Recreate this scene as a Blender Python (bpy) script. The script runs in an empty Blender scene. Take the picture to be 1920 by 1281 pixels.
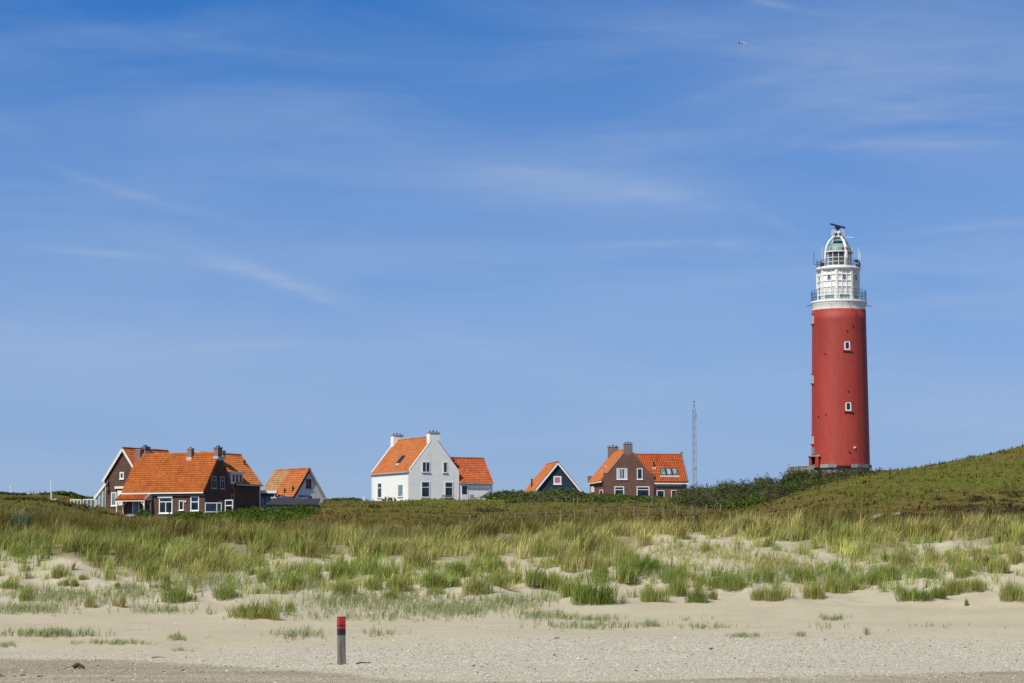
import bpy, bmesh, math, random
import numpy as np
from mathutils import Vector, Matrix

rng = np.random.default_rng(7)
random.seed(7)
SC = bpy.context.scene
COL = SC.collection
R = math.radians

# ------------------------------------------------------------------ camera model
F, CX, CY, YH, EYE = 4400.0, 960.0, 640.5, 1040.0, 4.0
TH = math.atan((YH - CY) / F)
cT, sT = math.cos(TH), math.sin(TH)


def P(px, py, Y):
    """world point at depth Y seen at photo pixel (px, py)"""
    a = (np.asarray(px, float) - CX) / F
    b = (CY - np.asarray(py, float)) / F
    t = Y / (cT - b * sT)
    return a * t, EYE + t * (sT + b * cT)


def PV(px, py, Y):
    x, z = P(px, py, Y)
    return Vector((float(x), float(Y), float(z)))


def ray(px, py):
    a = (px - CX) / F
    b = (CY - py) / F
    return Vector((a, cT - b * sT, sT + b * cT))


def proj(X, Y, Z):
    dz = Z - EYE
    d = Y * cT + dz * sT
    d = np.where(d < 1, 1, d) if isinstance(d, np.ndarray) else d
    return CX + F * X / d, CY - F * (-Y * sT + dz * cT) / d


cam = bpy.data.cameras.new("camera")
cam.sensor_width = 36.0
cam.lens = 36.0 * F / 1920.0
cam.clip_start = 0.5
cam.clip_end = 30000
cob = bpy.data.objects.new("camera", cam)
COL.objects.link(cob)
cob.location = (0, 0, EYE)
cob.rotation_euler = (math.pi / 2 + TH, 0, 0)
SC.camera = cob

# ------------------------------------------------------------------ light and sky
SUN_AZ, SUN_EL = R(218), R(47)          # azimuth clockwise from +Y
sd = Vector((math.sin(SUN_AZ) * math.cos(SUN_EL), math.cos(SUN_AZ) * math.cos(SUN_EL), math.sin(SUN_EL)))
sl = bpy.data.lights.new("sun", 'SUN')
sl.energy = 4.65
sl.angle = R(0.5)
sl.color = (1.0, 0.94, 0.83)
so = bpy.data.objects.new("sun", sl)
COL.objects.link(so)
so.rotation_euler = sd.to_track_quat('Z', 'Y').to_euler()
so.location = (-60, -40, 80)

W = bpy.data.worlds.new("World")
SC.world = W
W.use_nodes = True
NT = W.node_tree
NT.nodes.clear()


def nd(nt, typ, **kw):
    n = nt.nodes.new(typ)
    for k, v in kw.items():
        setattr(n, k, v)
    return n


def mth(nt, op, a, b=None, c=None, clamp=False):
    n = nt.nodes.new('ShaderNodeMath')
    n.operation = op
    n.use_clamp = clamp
    for i, v in enumerate((a, b, c)):
        if v is None:
            continue
        if hasattr(v, 'is_output'):
            nt.links.new(v, n.inputs[i])
        else:
            n.inputs[i].default_value = v
    return n.outputs[0]


def mixc(nt, fac, a, b, mode='MIX'):
    n = nt.nodes.new('ShaderNodeMix')
    n.data_type = 'RGBA'
    n.blend_type = mode
    for sock, v in ((n.inputs[0], fac), (n.inputs[6], a), (n.inputs[7], b)):
        if hasattr(v, 'is_output'):
            nt.links.new(v, sock)
        elif isinstance(v, (int, float)):
            sock.default_value = v
        else:
            sock.default_value = (*v, 1.0) if len(v) == 3 else v
    return n.outputs[2]


def build_world():
    nt = NT
    out = nd(nt, 'ShaderNodeOutputWorld')
    bg = nd(nt, 'ShaderNodeBackground')
    sky = nd(nt, 'ShaderNodeTexSky', sky_type='NISHITA', sun_disc=False)
    sky.sun_elevation = SUN_EL
    sky.sun_rotation = SUN_AZ
    sky.altitude = 0
    sky.air_density = 1.0
    sky.dust_density = 0.6
    sky.ozone_density = 2.5
    tc = nd(nt, 'ShaderNodeTexCoord')
    sep = nd(nt, 'ShaderNodeSeparateXYZ')
    nt.links.new(tc.outputs['Generated'], sep.inputs[0])
    x, y, z = sep.outputs
    el = mth(nt, 'ARCSINE', z)
    az = mth(nt, 'ARCTAN2', x, y)
    # sky read a little higher up than the sight line: clear sea air, deep blue close to the horizon
    el2 = mth(nt, 'MINIMUM', mth(nt, 'ADD', mth(nt, 'MULTIPLY', mth(nt, 'MAXIMUM', el, 0.0), 2.0), 0.10), 1.5)
    ce = mth(nt, 'COSINE', el2)
    cmb = nd(nt, 'ShaderNodeCombineXYZ')
    nt.links.new(mth(nt, 'MULTIPLY', mth(nt, 'SINE', az), ce), cmb.inputs[0])
    nt.links.new(mth(nt, 'MULTIPLY', mth(nt, 'COSINE', az), ce), cmb.inputs[1])
    nt.links.new(mth(nt, 'SINE', el2), cmb.inputs[2])
    nt.links.new(cmb.outputs[0], sky.inputs[0])
    col = mixc(nt, 1.0, sky.outputs[0], SKY_TINT, 'MULTIPLY')
    hs = nd(nt, 'ShaderNodeHueSaturation')
    hs.inputs['Saturation'].default_value = SKY_SAT
    nt.links.new(col, hs.inputs['Color'])
    col = hs.outputs[0]
    # pale milky band low over the land
    hb = mth(nt, 'POWER', mth(nt, 'SUBTRACT', 1.0, mth(nt, 'DIVIDE', mth(nt, 'MAXIMUM', el, 0.0), 0.245), clamp=True), 0.9)
    col = mixc(nt, mth(nt, 'MULTIPLY', hb, HAZE_K), col, HAZE_C)
    # sky above the view, darkened and greyed to cut the ambient light
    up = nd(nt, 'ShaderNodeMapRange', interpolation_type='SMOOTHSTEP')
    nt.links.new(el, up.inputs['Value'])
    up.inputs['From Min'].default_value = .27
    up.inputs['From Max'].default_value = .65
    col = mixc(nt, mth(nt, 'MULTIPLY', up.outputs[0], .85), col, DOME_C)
    # thin cirrus
    cv = nd(nt, 'ShaderNodeCombineXYZ')
    nt.links.new(az, cv.inputs[0])
    nt.links.new(el, cv.inputs[1])

    def noise(scale, detail, rough, dist, mscale, rot, loc=(0, 0, 0)):
        mp = nd(nt, 'ShaderNodeMapping')
        mp.inputs['Scale'].default_value = mscale
        mp.inputs['Rotation'].default_value = (0, 0, rot)
        mp.inputs['Location'].default_value = loc
        nt.links.new(cv.outputs[0], mp.inputs[0])
        n = nd(nt, 'ShaderNodeTexNoise')
        n.inputs['Scale'].default_value = scale
        n.inputs['Detail'].default_value = detail
        n.inputs['Roughness'].default_value = rough
        n.inputs['Distortion'].default_value = dist
        nt.links.new(mp.outputs[0], n.inputs['Vector'])
        return n.outputs['Fac']
    wisp = noise(1.0, 6, 0.6, 1.2, (22, 130, 1), R(8))
    broad = noise(1.0, 4, 0.55, 0.6, (6, 34, 1), R(-6), (3.1, 1.7, 0))
    total = mth(nt, 'MULTIPLY', mth(nt, 'SUBTRACT', broad, 0.40, clamp=True), 0.9)
    total = mth(nt, 'ADD', total, mth(nt, 'MULTIPLY', mth(nt, 'MULTIPLY', mth(nt, 'SUBTRACT', wisp, 0.48, clamp=True), mth(nt, 'SUBTRACT', broad, 0.38, clamp=True)), 1.1))
    wmod = mth(nt, 'MULTIPLY_ADD', mth(nt, 'SUBTRACT', wisp, 0.36, clamp=True), 2.2, 0.45)
    soft = mth(nt, 'MULTIPLY_ADD', mth(nt, 'SUBTRACT', wisp, 0.36, clamp=True), 0.7, 0.80)
    for (px, py, hx, hy, ang, k) in STREAKS:
        a0, e0 = (px - CX) / F, (YH - py) / F
        da = mth(nt, 'SUBTRACT', az, a0)
        de = mth(nt, 'SUBTRACT', el, e0)
        c, s = math.cos(R(ang)), math.sin(R(ang))
        u = mth(nt, 'ADD', mth(nt, 'MULTIPLY', da, c * F / hx), mth(nt, 'MULTIPLY', de, -s * F / hx))
        v = mth(nt, 'ADD', mth(nt, 'MULTIPLY', da, s * F / hy), mth(nt, 'MULTIPLY', de, c * F / hy))
        v = mth(nt, 'ADD', v, mth(nt, 'MULTIPLY', mth(nt, 'SUBTRACT', broad, 0.5), 2.0))
        r2 = mth(nt, 'ADD', mth(nt, 'POWER', mth(nt, 'ABSOLUTE', u), 2.0), mth(nt, 'POWER', mth(nt, 'ABSOLUTE', v), 2.0))
        g = mth(nt, 'POWER', 2.718, mth(nt, 'MULTIPLY', r2, -1.0))
        total = mth(nt, 'ADD', total, mth(nt, 'MULTIPLY', mth(nt, 'MULTIPLY', g, k), soft if hy > 32 else wmod))
    total = mth(nt, 'MINIMUM', mth(nt, 'MULTIPLY', total, 0.60), 0.6)
    col = mixc(nt, total, col, CLOUD_C)
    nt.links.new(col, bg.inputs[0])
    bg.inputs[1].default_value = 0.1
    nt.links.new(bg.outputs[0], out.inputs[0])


SKY_TINT = (0.80, 1.30, 1.85)
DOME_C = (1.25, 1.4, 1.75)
SKY_SAT = 1.12
HAZE_C = (3.2, 4.3, 6.05)
HAZE_K = 1.0
CLOUD_C = (4.7, 5.6, 7.1)
STREAKS = [(490, 518, 165, 18, 17, .50), (560, 548, 70, 10, 22, .35), (1110, 350, 260, 40, 4, .42), (1000, 325, 110, 14, 4, .2),
           (1270, 378, 110, 16, 12, .22), (1290, 460, 150, 9, 0, .35), (210, 484, 130, 7, 3, .32), (1810, 438, 130, 9, -6, .25),
           (1800, 287, 200, 10, 3, .22), (1500, 280, 240, 16, 2, .14), (450, 650, 120, 9, -4, .3), (1560, 130, 420, 120, 4, .30),
           (1790, 575, 160, 14, -5, .22), (150, 655, 330, 60, 3, .30), (420, 760, 420, 60, 2, .2), (1750, 780, 300, 50, 0, .22), (1600, 700, 260, 30, 0, .15), (180, 355, 140, 9, 16, .2), (330, 395, 130, 9, 14, .2),
           (1440, 15, 80, 7, 14, .22), (1800, 60, 420, 150, 3, .30), (1450, 420, 90, 12, 30, .16), (880, 640, 160, 10, 8, .14), (1850, 600, 120, 8, -3, .18)]
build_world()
SC.view_settings.view_transform = 'Standard'
SC.view_settings.look = 'None'
SC.view_settings.exposure = 0.0
SC.view_settings.gamma = 1.0

# ------------------------------------------------------------------ materials
MATS = {}


def principled(name):
    m = bpy.data.materials.new(name)
    m.use_nodes = True
    nt = m.node_tree
    b = nt.nodes['Principled BSDF']
    MATS[name] = m
    return m, nt, b


def noise_node(nt, scale, detail=4, rough=.55, vec=None, dist=0):
    n = nt.nodes.new('ShaderNodeTexNoise')
    n.inputs['Scale'].default_value = scale
    n.inputs['Detail'].default_value = detail
    n.inputs['Roughness'].default_value = rough
    n.inputs['Distortion'].default_value = dist
    if vec is not None:
        nt.links.new(vec, n.inputs['Vector'])
    return n.outputs['Fac']


def objco(nt, scale=(1, 1, 1)):
    t = nt.nodes.new('ShaderNodeTexCoord')
    mp = nt.nodes.new('ShaderNodeMapping')
    mp.inputs['Scale'].default_value = scale
    nt.links.new(t.outputs['Object'], mp.inputs[0])
    return mp.outputs[0]


def ramp(nt, fac, stops):
    r = nt.nodes.new('ShaderNodeValToRGB')
    els = r.color_ramp.elements
    while len(els) < len(stops):
        els.new(0.5)
    for e, (p, c) in zip(els, stops):
        e.position = p
        e.color = (*c, 1)
    nt.links.new(fac, r.inputs[0])
    return r.outputs[0]


def bump(nt, b, height, strength=.3, dist=.02):
    n = nt.nodes.new('ShaderNodeBump')
    n.inputs['Strength'].default_value = strength
    n.inputs['Distance'].default_value = dist
    nt.links.new(height, n.inputs['Height'])
    nt.links.new(n.outputs[0], b.inputs['Normal'])


def paint(name, c, rough=.5, var=.15, scale=1.5, metal=0.0, streak=False):
    m, nt, b = principled(name)
    v = objco(nt, (1, 1, .15) if streak else (1, 1, 1))
    f = noise_node(nt, scale, 6, .62, v)
    lo = tuple(x * (1 - var) for x in c)
    hi = tuple(min(1, x * (1 + var)) for x in c)
    nt.links.new(ramp(nt, f, [(.3, lo), (.7, hi)]), b.inputs['Base Color'])
    b.inputs['Roughness'].default_value = rough
    b.inputs['Metallic'].default_value = metal
    return m


def uvnode(nt):
    u = nt.nodes.new('ShaderNodeUVMap')
    u.uv_map = 'UVMap'
    return u.outputs[0]


def brick(name, c1, c2, mortar):
    m, nt, b = principled(name)
    t = nt.nodes.new('ShaderNodeTexBrick')
    nt.links.new(uvnode(nt), t.inputs['Vector'])
    t.inputs['Scale'].default_value = 1
    t.inputs['Brick Width'].default_value = .22
    t.inputs['Row Height'].default_value = .075
    t.inputs['Mortar Size'].default_value = .006
    t.inputs['Color1'].default_value = (*c1, 1)
    t.inputs['Color2'].default_value = (*c2, 1)
    t.inputs['Mortar'].default_value = (*mortar, 1)
    f = noise_node(nt, .9, 6, .65, objco(nt))
    col = mixc(nt, 1.0, t.outputs['Color'], ramp(nt, f, [(.3, (.72, .72, .74)), (.7, (1.22, 1.18, 1.15))]), 'MULTIPLY')
    nt.links.new(col, b.inputs['Base Color'])
    b.inputs['Roughness'].default_value = .85
    bump(nt, b, t.outputs['Fac'], -.25, .01)
    return m


def render_wall(name, c):
    m, nt, b = principled(name)
    o = objco(nt)
    f = noise_node(nt, .55, 7, .68, o)
    f2 = noise_node(nt, 2.2, 5, .6, objco(nt, (1, 1, .3)))
    col = ramp(nt, f, [(.28, tuple(x * .90 for x in c)), (.5, c), (.75, tuple(min(.88, x * 1.03) for x in c))])
    col = mixc(nt, .40, col, ramp(nt, f2, [(.26, (.55, .54, .50)), (.46, (1, 1, 1))]), 'MULTIPLY')
    nt.links.new(col, b.inputs['Base Color'])
    b.inputs['Roughness'].default_value = .75
    t = nt.nodes.new('ShaderNodeTexBrick')
    nt.links.new(uvnode(nt), t.inputs['Vector'])
    t.inputs['Scale'].default_value = 1
    t.inputs['Brick Width'].default_value = .22
    t.inputs['Row Height'].default_value = .075
    t.inputs['Mortar Size'].default_value = .008
    bump(nt, b, t.outputs['Fac'], -.2, .008)
    return m


def tiles(name, base, dark, light, moss=0.0):
    m, nt, b = principled(name)
    uv = uvnode(nt)
    fl = nt.nodes.new('ShaderNodeVectorMath')
    fl.operation = 'FLOOR'
    nt.links.new(uv, fl.inputs[0])
    wn = nt.nodes.new('ShaderNodeTexWhiteNoise')
    wn.noise_dimensions = '2D'
    nt.links.new(fl.outputs[0], wn.inputs['Vector'])
    col = ramp(nt, wn.outputs['Value'], [(0, dark), (.25, base), (.7, base), (1, light)])
    f = noise_node(nt, .5, 6, .65, objco(nt))
    col = mixc(nt, 1.0, col, ramp(nt, f, [(.28, (.78, .72, .70)), (.5, (1.0, 1.0, 1.0)), (.72, (1.08, 1.1, 1.1))]), 'MULTIPLY')
    f2 = noise_node(nt, 3.0, 5, .7, objco(nt))
    lich = ramp(nt, f2, [(.58 - moss * .2, (0, 0, 0)), (.74 - moss * .2, (1, 1, 1))])
    sp = nt.nodes.new('ShaderNodeSeparateColor')
    nt.links.new(lich, sp.inputs[0])
    col = mixc(nt, mth(nt, 'MULTIPLY', sp.outputs[0], .12 + moss), col, (.30, .24, .13))
    nt.links.new(col, b.inputs['Base Color'])
    b.inputs['Roughness'].default_value = .7
    return m


def foliage(name):
    m = bpy.data.materials.new(name)
    m.use_nodes = True
    nt = m.node_tree
    nt.nodes.clear()
    o = nt.nodes.new('ShaderNodeOutputMaterial')
    a = nt.nodes.new('ShaderNodeAttribute')
    a.attribute_name = 'Col'
    d = nt.nodes.new('ShaderNodeBsdfDiffuse')
    t = nt.nodes.new('ShaderNodeBsdfTranslucent')
    mx = nt.nodes.new('ShaderNodeMixShader')
    mx.inputs[0].default_value = .3
    nt.links.new(a.outputs['Color'], d.inputs[0])
    nt.links.new(a.outputs['Color'], t.inputs[0])
    nt.links.new(d.outputs[0], mx.inputs[1])
    nt.links.new(t.outputs[0], mx.inputs[2])
    nt.links.new(mx.outputs[0], o.inputs[0])
    MATS[name] = m
    return m


def glass_dark(name, c, rough=.06):
    m, nt, b = principled(name)
    f = noise_node(nt, 1.3, 3, .5, objco(nt))
    nt.links.new(ramp(nt, f, [(.35, tuple(x * .6 for x in c)), (.65, tuple(x * 1.3 for x in c))]), b.inputs['Base Color'])
    b.inputs['Roughness'].default_value = rough
    b.inputs['IOR'].default_value = 1.5
    return m


def glass_clear(name, tint, alpha):
    m = bpy.data.materials.new(name)
    m.use_nodes = True
    nt = m.node_tree
    nt.nodes.clear()
    o = nt.nodes.new('ShaderNodeOutputMaterial')
    tr = nt.nodes.new('ShaderNodeBsdfTransparent')
    pb = nt.nodes.new('ShaderNodeBsdfPrincipled')
    tr.inputs[0].default_value = (*tint, 1)
    pb.inputs['Base Color'].default_value = (*tuple(x * .6 for x in tint), 1)
    pb.inputs['Roughness'].default_value = .08
    mx = nt.nodes.new('ShaderNodeMixShader')
    mx.inputs[0].default_value = alpha
    nt.links.new(tr.outputs[0], mx.inputs[1])
    nt.links.new(pb.outputs[0], mx.inputs[2])
    nt.links.new(mx.outputs[0], o.inputs[0])
    MATS[name] = m
    return m


foliage('leaf')
brick('brick_brown', (.068, .030, .022), (.130, .062, .045), (.09, .068, .056))
brick('brick_purple', (.125, .050, .038), (.195, .088, .066), (.15, .11, .09))
brick('brick_chimney', (.17, .125, .105), (.24, .18, .155), (.24, .21, .19))
render_wall('white_render', (.86, .855, .82))
render_wall('grey_render', (.66, .69, .73))
tiles('tiles_orange', (.44, .122, .018), (.34, .086, .014), (.50, .162, .030))
tiles('tiles_red', (.42, .088, .016), (.30, .058, .012), (.49, .128, .022))
tiles('tiles_old', (.40, .20, .075), (.30, .12, .045), (.46, .29, .13), moss=.35)
paint('white_paint', (.80, .79, .76), .45, .05)
paint('cream_paint', (.74, .70, .58), .5, .07)
paint('grey_paint', (.42, .44, .46), .5, .1)
paint('dark_paint', (.02, .022, .026), .5, .2)
paint('dark_roof', (.026, .028, .034), .85, .25)
paint('navy_paint', (.006, .030, .050), .6, .25, 3)
paint('blue_door', (.10, .17, .24), .5, .15)
paint('tarp_blue', (.012, .018, .10), .5, .3, 3)
paint('red_blind', (.30, .045, .05), .7, .2)
paint('pink_blind', (.52, .13, .24), .7, .1)
paint('pale_blind', (.55, .62, .66), .3, .15)
paint('zinc', (.38, .40, .42), .55, .15)
paint('lead', (.50, .50, .49), .6, .2)
paint('galvanised', (.27, .30, .34), .5, .15)
paint('rust', (.16, .07, .05), .8, .3)
paint('timber_grey', (.17, .15, .12), .8, .35, 6)
paint('post_wood', (.19, .175, .135), .85, .35, 9)
paint('timber_red', (.30, .13, .09), .7, .2)
paint('driftwood', (.075, .05, .042), .9, .45, 9)
paint('concrete', (.25, .24, .215), .85, .4, .9)
paint('black_metal', (.012, .012, .014), .4, .2)
paint('radar_black', (.02, .024, .032), .45, .2)
paint('lens_glass', (.03, .05, .06), .12, .4, 2)
glass_dark('window_glass', (.012, .026, .045))
glass_dark('window_glass_pale', (.16, .23, .28), .1)
glass_dark('skylight_glass', (.21, .29, .31), .25)
glass_clear('lantern_glass', (.86, .93, .95), .12)
glass_clear('screen_glass', (.55, .72, .74), .22)


def mat_tower():
    m, nt, b = principled('tower_red')
    f = noise_node(nt, .35, 7, .65, objco(nt, (1, 1, .18)))
    f2 = noise_node(nt, 2.0, 6, .7, objco(nt, (1.2, 1.2, .35)))
    col = ramp(nt, f, [(.28, (.295, .028, .020)), (.5, (.365, .040, .026)), (.74, (.415, .056, .034))])
    col = mixc(nt, .55, col, ramp(nt, f2, [(.32, (.74, .72, .72)), (.65, (1.12, 1.12, 1.12))]), 'MULTIPLY')
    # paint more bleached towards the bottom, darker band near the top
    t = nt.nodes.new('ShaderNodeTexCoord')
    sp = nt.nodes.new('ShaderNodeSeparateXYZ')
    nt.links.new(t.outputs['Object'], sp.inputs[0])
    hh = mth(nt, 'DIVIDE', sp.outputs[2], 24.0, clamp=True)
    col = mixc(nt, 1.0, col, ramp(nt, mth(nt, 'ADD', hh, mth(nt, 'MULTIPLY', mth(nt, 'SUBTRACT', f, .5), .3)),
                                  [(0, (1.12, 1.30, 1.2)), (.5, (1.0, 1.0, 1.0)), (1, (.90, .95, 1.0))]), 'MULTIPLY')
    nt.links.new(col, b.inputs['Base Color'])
    b.inputs['Roughness'].default_value = .62
    bump(nt, b, f2, .15, .03)


def mat_copper():
    m, nt, b = principled('copper_green')
    f = noise_node(nt, 1.4, 6, .7, objco(nt, (1, 1, .6)))
    nt.links.new(ramp(nt, f, [(.3, (.09, .16, .14)), (.5, (.20, .31, .27)), (.72, (.31, .43, .38))]), b.inputs['Base Color'])
    b.inputs['Roughness'].default_value = .6


def mat_drum():
    m, nt, b = principled('tower_white')
    f = noise_node(nt, 1.2, 6, .7, objco(nt, (1, 1, .22)))
    nt.links.new(ramp(nt, f, [(.25, (.60, .57, .50)), (.45, (.78, .77, .73)), (.7, (.82, .82, .80))]), b.inputs['Base Color'])
    b.inputs['Roughness'].default_value = .5


def mat_pole():
    m, nt, b = principled('weathered_pole')
    f = noise_node(nt, 5, 7, .7, objco(nt, (5, 5, .35)))
    f2 = noise_node(nt, 2.5, 5, .6, objco(nt))
    col = ramp(nt, f, [(.3, (.060, .050, .040)), (.5, (.145, .130, .110)), (.7, (.26, .24, .21))])
    col = mixc(nt, mth(nt, 'MULTIPLY', mth(nt, 'SUBTRACT', f2, .45, clamp=True), 2.0), col, (.20, .20, .07))
    nt.links.new(col, b.inputs['Base Color'])
    b.inputs['Roughness'].default_value = .85
    bump(nt, b, f, .5, .02)


mat_tower(); mat_copper(); mat_drum(); mat_pole()
paint('pole_red', (.36, .020, .024), .55, .3, 7)
paint('pole_black', (.010, .010, .013), .5, .3, 5)


def mat_ground():
    m, nt, b = principled('ground')
    geo = nt.nodes.new('ShaderNodeNewGeometry')
    pos = geo.outputs['Position']
    at = nt.nodes.new('ShaderNodeAttribute')
    at.attribute_name = 'zone'
    sp = nt.nodes.new('ShaderNodeSeparateColor')
    nt.links.new(at.outputs['Color'], sp.inputs[0])
    meadow, wet, shell = sp.outputs
    green = at.outputs['Alpha']
    n1 = noise_node(nt, .35, 6, .6, pos)
    n2 = noise_node(nt, 6, 6, .65, pos)
    n3 = noise_node(nt, 26, 4, .7, pos)
    sand = ramp(nt, n1, [(.3, (.43, .385, .275)), (.55, (.475, .425, .31)), (.75, (.50, .455, .335))])
    sand = mixc(nt, .5, sand, ramp(nt, n2, [(.3, (.80, .80, .80)), (.6, (1.05, 1.05, 1.04))]), 'MULTIPLY')
    # gritty shell fragments
    vo = nt.nodes.new('ShaderNodeTexVoronoi')
    vo.inputs['Scale'].default_value = 22
    nt.links.new(pos, vo.inputs['Vector'])
    vsp = nt.nodes.new('ShaderNodeSeparateColor')
    nt.links.new(vo.outputs['Color'], vsp.inputs[0])
    grit = ramp(nt, vsp.outputs[0], [(0, (.20, .175, .13)), (.10, (.36, .325, .25)), (.55, (.46, .425, .335)), (.86, (.54, .505, .41)), (.97, (.74, .71, .62))])
    grit = mixc(nt, .6, grit, ramp(nt, n3, [(.3, (.7, .7, .7)), (.65, (1.2, 1.2, 1.2))]), 'MULTIPLY')
    shf = mth(nt, 'ADD', mth(nt, 'MULTIPLY', shell, 1.0), mth(nt, 'MULTIPLY', mth(nt, 'SUBTRACT', n2, .5), .5), clamp=True)
    col = mixc(nt, mth(nt, 'MULTIPLY', shf, shell), sand, grit)
    wetc = mixc(nt, .62, ramp(nt, n2, [(.3, (.23, .195, .135)), (.7, (.30, .26, .185))]), mixc(nt, 1.0, grit, (.66, .61, .53), 'MULTIPLY'))
    col = mixc(nt, wet, col, wetc)
    # turf
    m1 = noise_node(nt, .22, 6, .62, pos)
    m2 = noise_node(nt, 1.6, 6, .7, pos)
    brown = ramp(nt, m2, [(.28, (.060, .045, .012)), (.5, (.130, .100, .024)), (.72, (.20, .160, .048))])
    grn = ramp(nt, m2, [(.28, (.042, .050, .007)), (.5, (.105, .110, .016)), (.72, (.17, .168, .032))])
    gmix = mth(nt, 'ADD', green, mth(nt, 'MULTIPLY', mth(nt, 'SUBTRACT', m1, .5), 2.2), clamp=True)
    turf = mixc(nt, gmix, brown, grn)
    mm = mth(nt, 'ADD', mth(nt, 'MULTIPLY_ADD', meadow, 1.6, -.3), mth(nt, 'MULTIPLY', mth(nt, 'SUBTRACT', n1, .5), .6), clamp=True)
    col = mixc(nt, mm, col, turf)
    nt.links.new(col, b.inputs['Base Color'])
    b.inputs['Roughness'].default_value = .95
    b.inputs['Specular IOR Level'].default_value = .15
    h = mth(nt, 'ADD', mth(nt, 'MULTIPLY', n2, .6), mth(nt, 'MULTIPLY', n3, .35))
    h = mth(nt, 'ADD', h, mth(nt, 'MULTIPLY', mth(nt, 'MULTIPLY', meadow, m2), 5.0))
    bump(nt, b, h, .55, .06)


mat_ground()


# ------------------------------------------------------------------ naming helpers
def tag(o, label=None, cat=None, group=None, kind=None):
    if label:
        o['label'] = label
    if cat:
        o['category'] = cat
    if group:
        o['group'] = group
    if kind:
        o['kind'] = kind
    return o


def empty(name, loc, rz=0.0, label=None, cat=None, group=None):
    o = bpy.data.objects.new(name, None)
    o.empty_display_size = .3
    COL.objects.link(o)
    o.location = loc
    o.rotation_euler = (0, 0, rz)
    return tag(o, label, cat, group)


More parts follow.
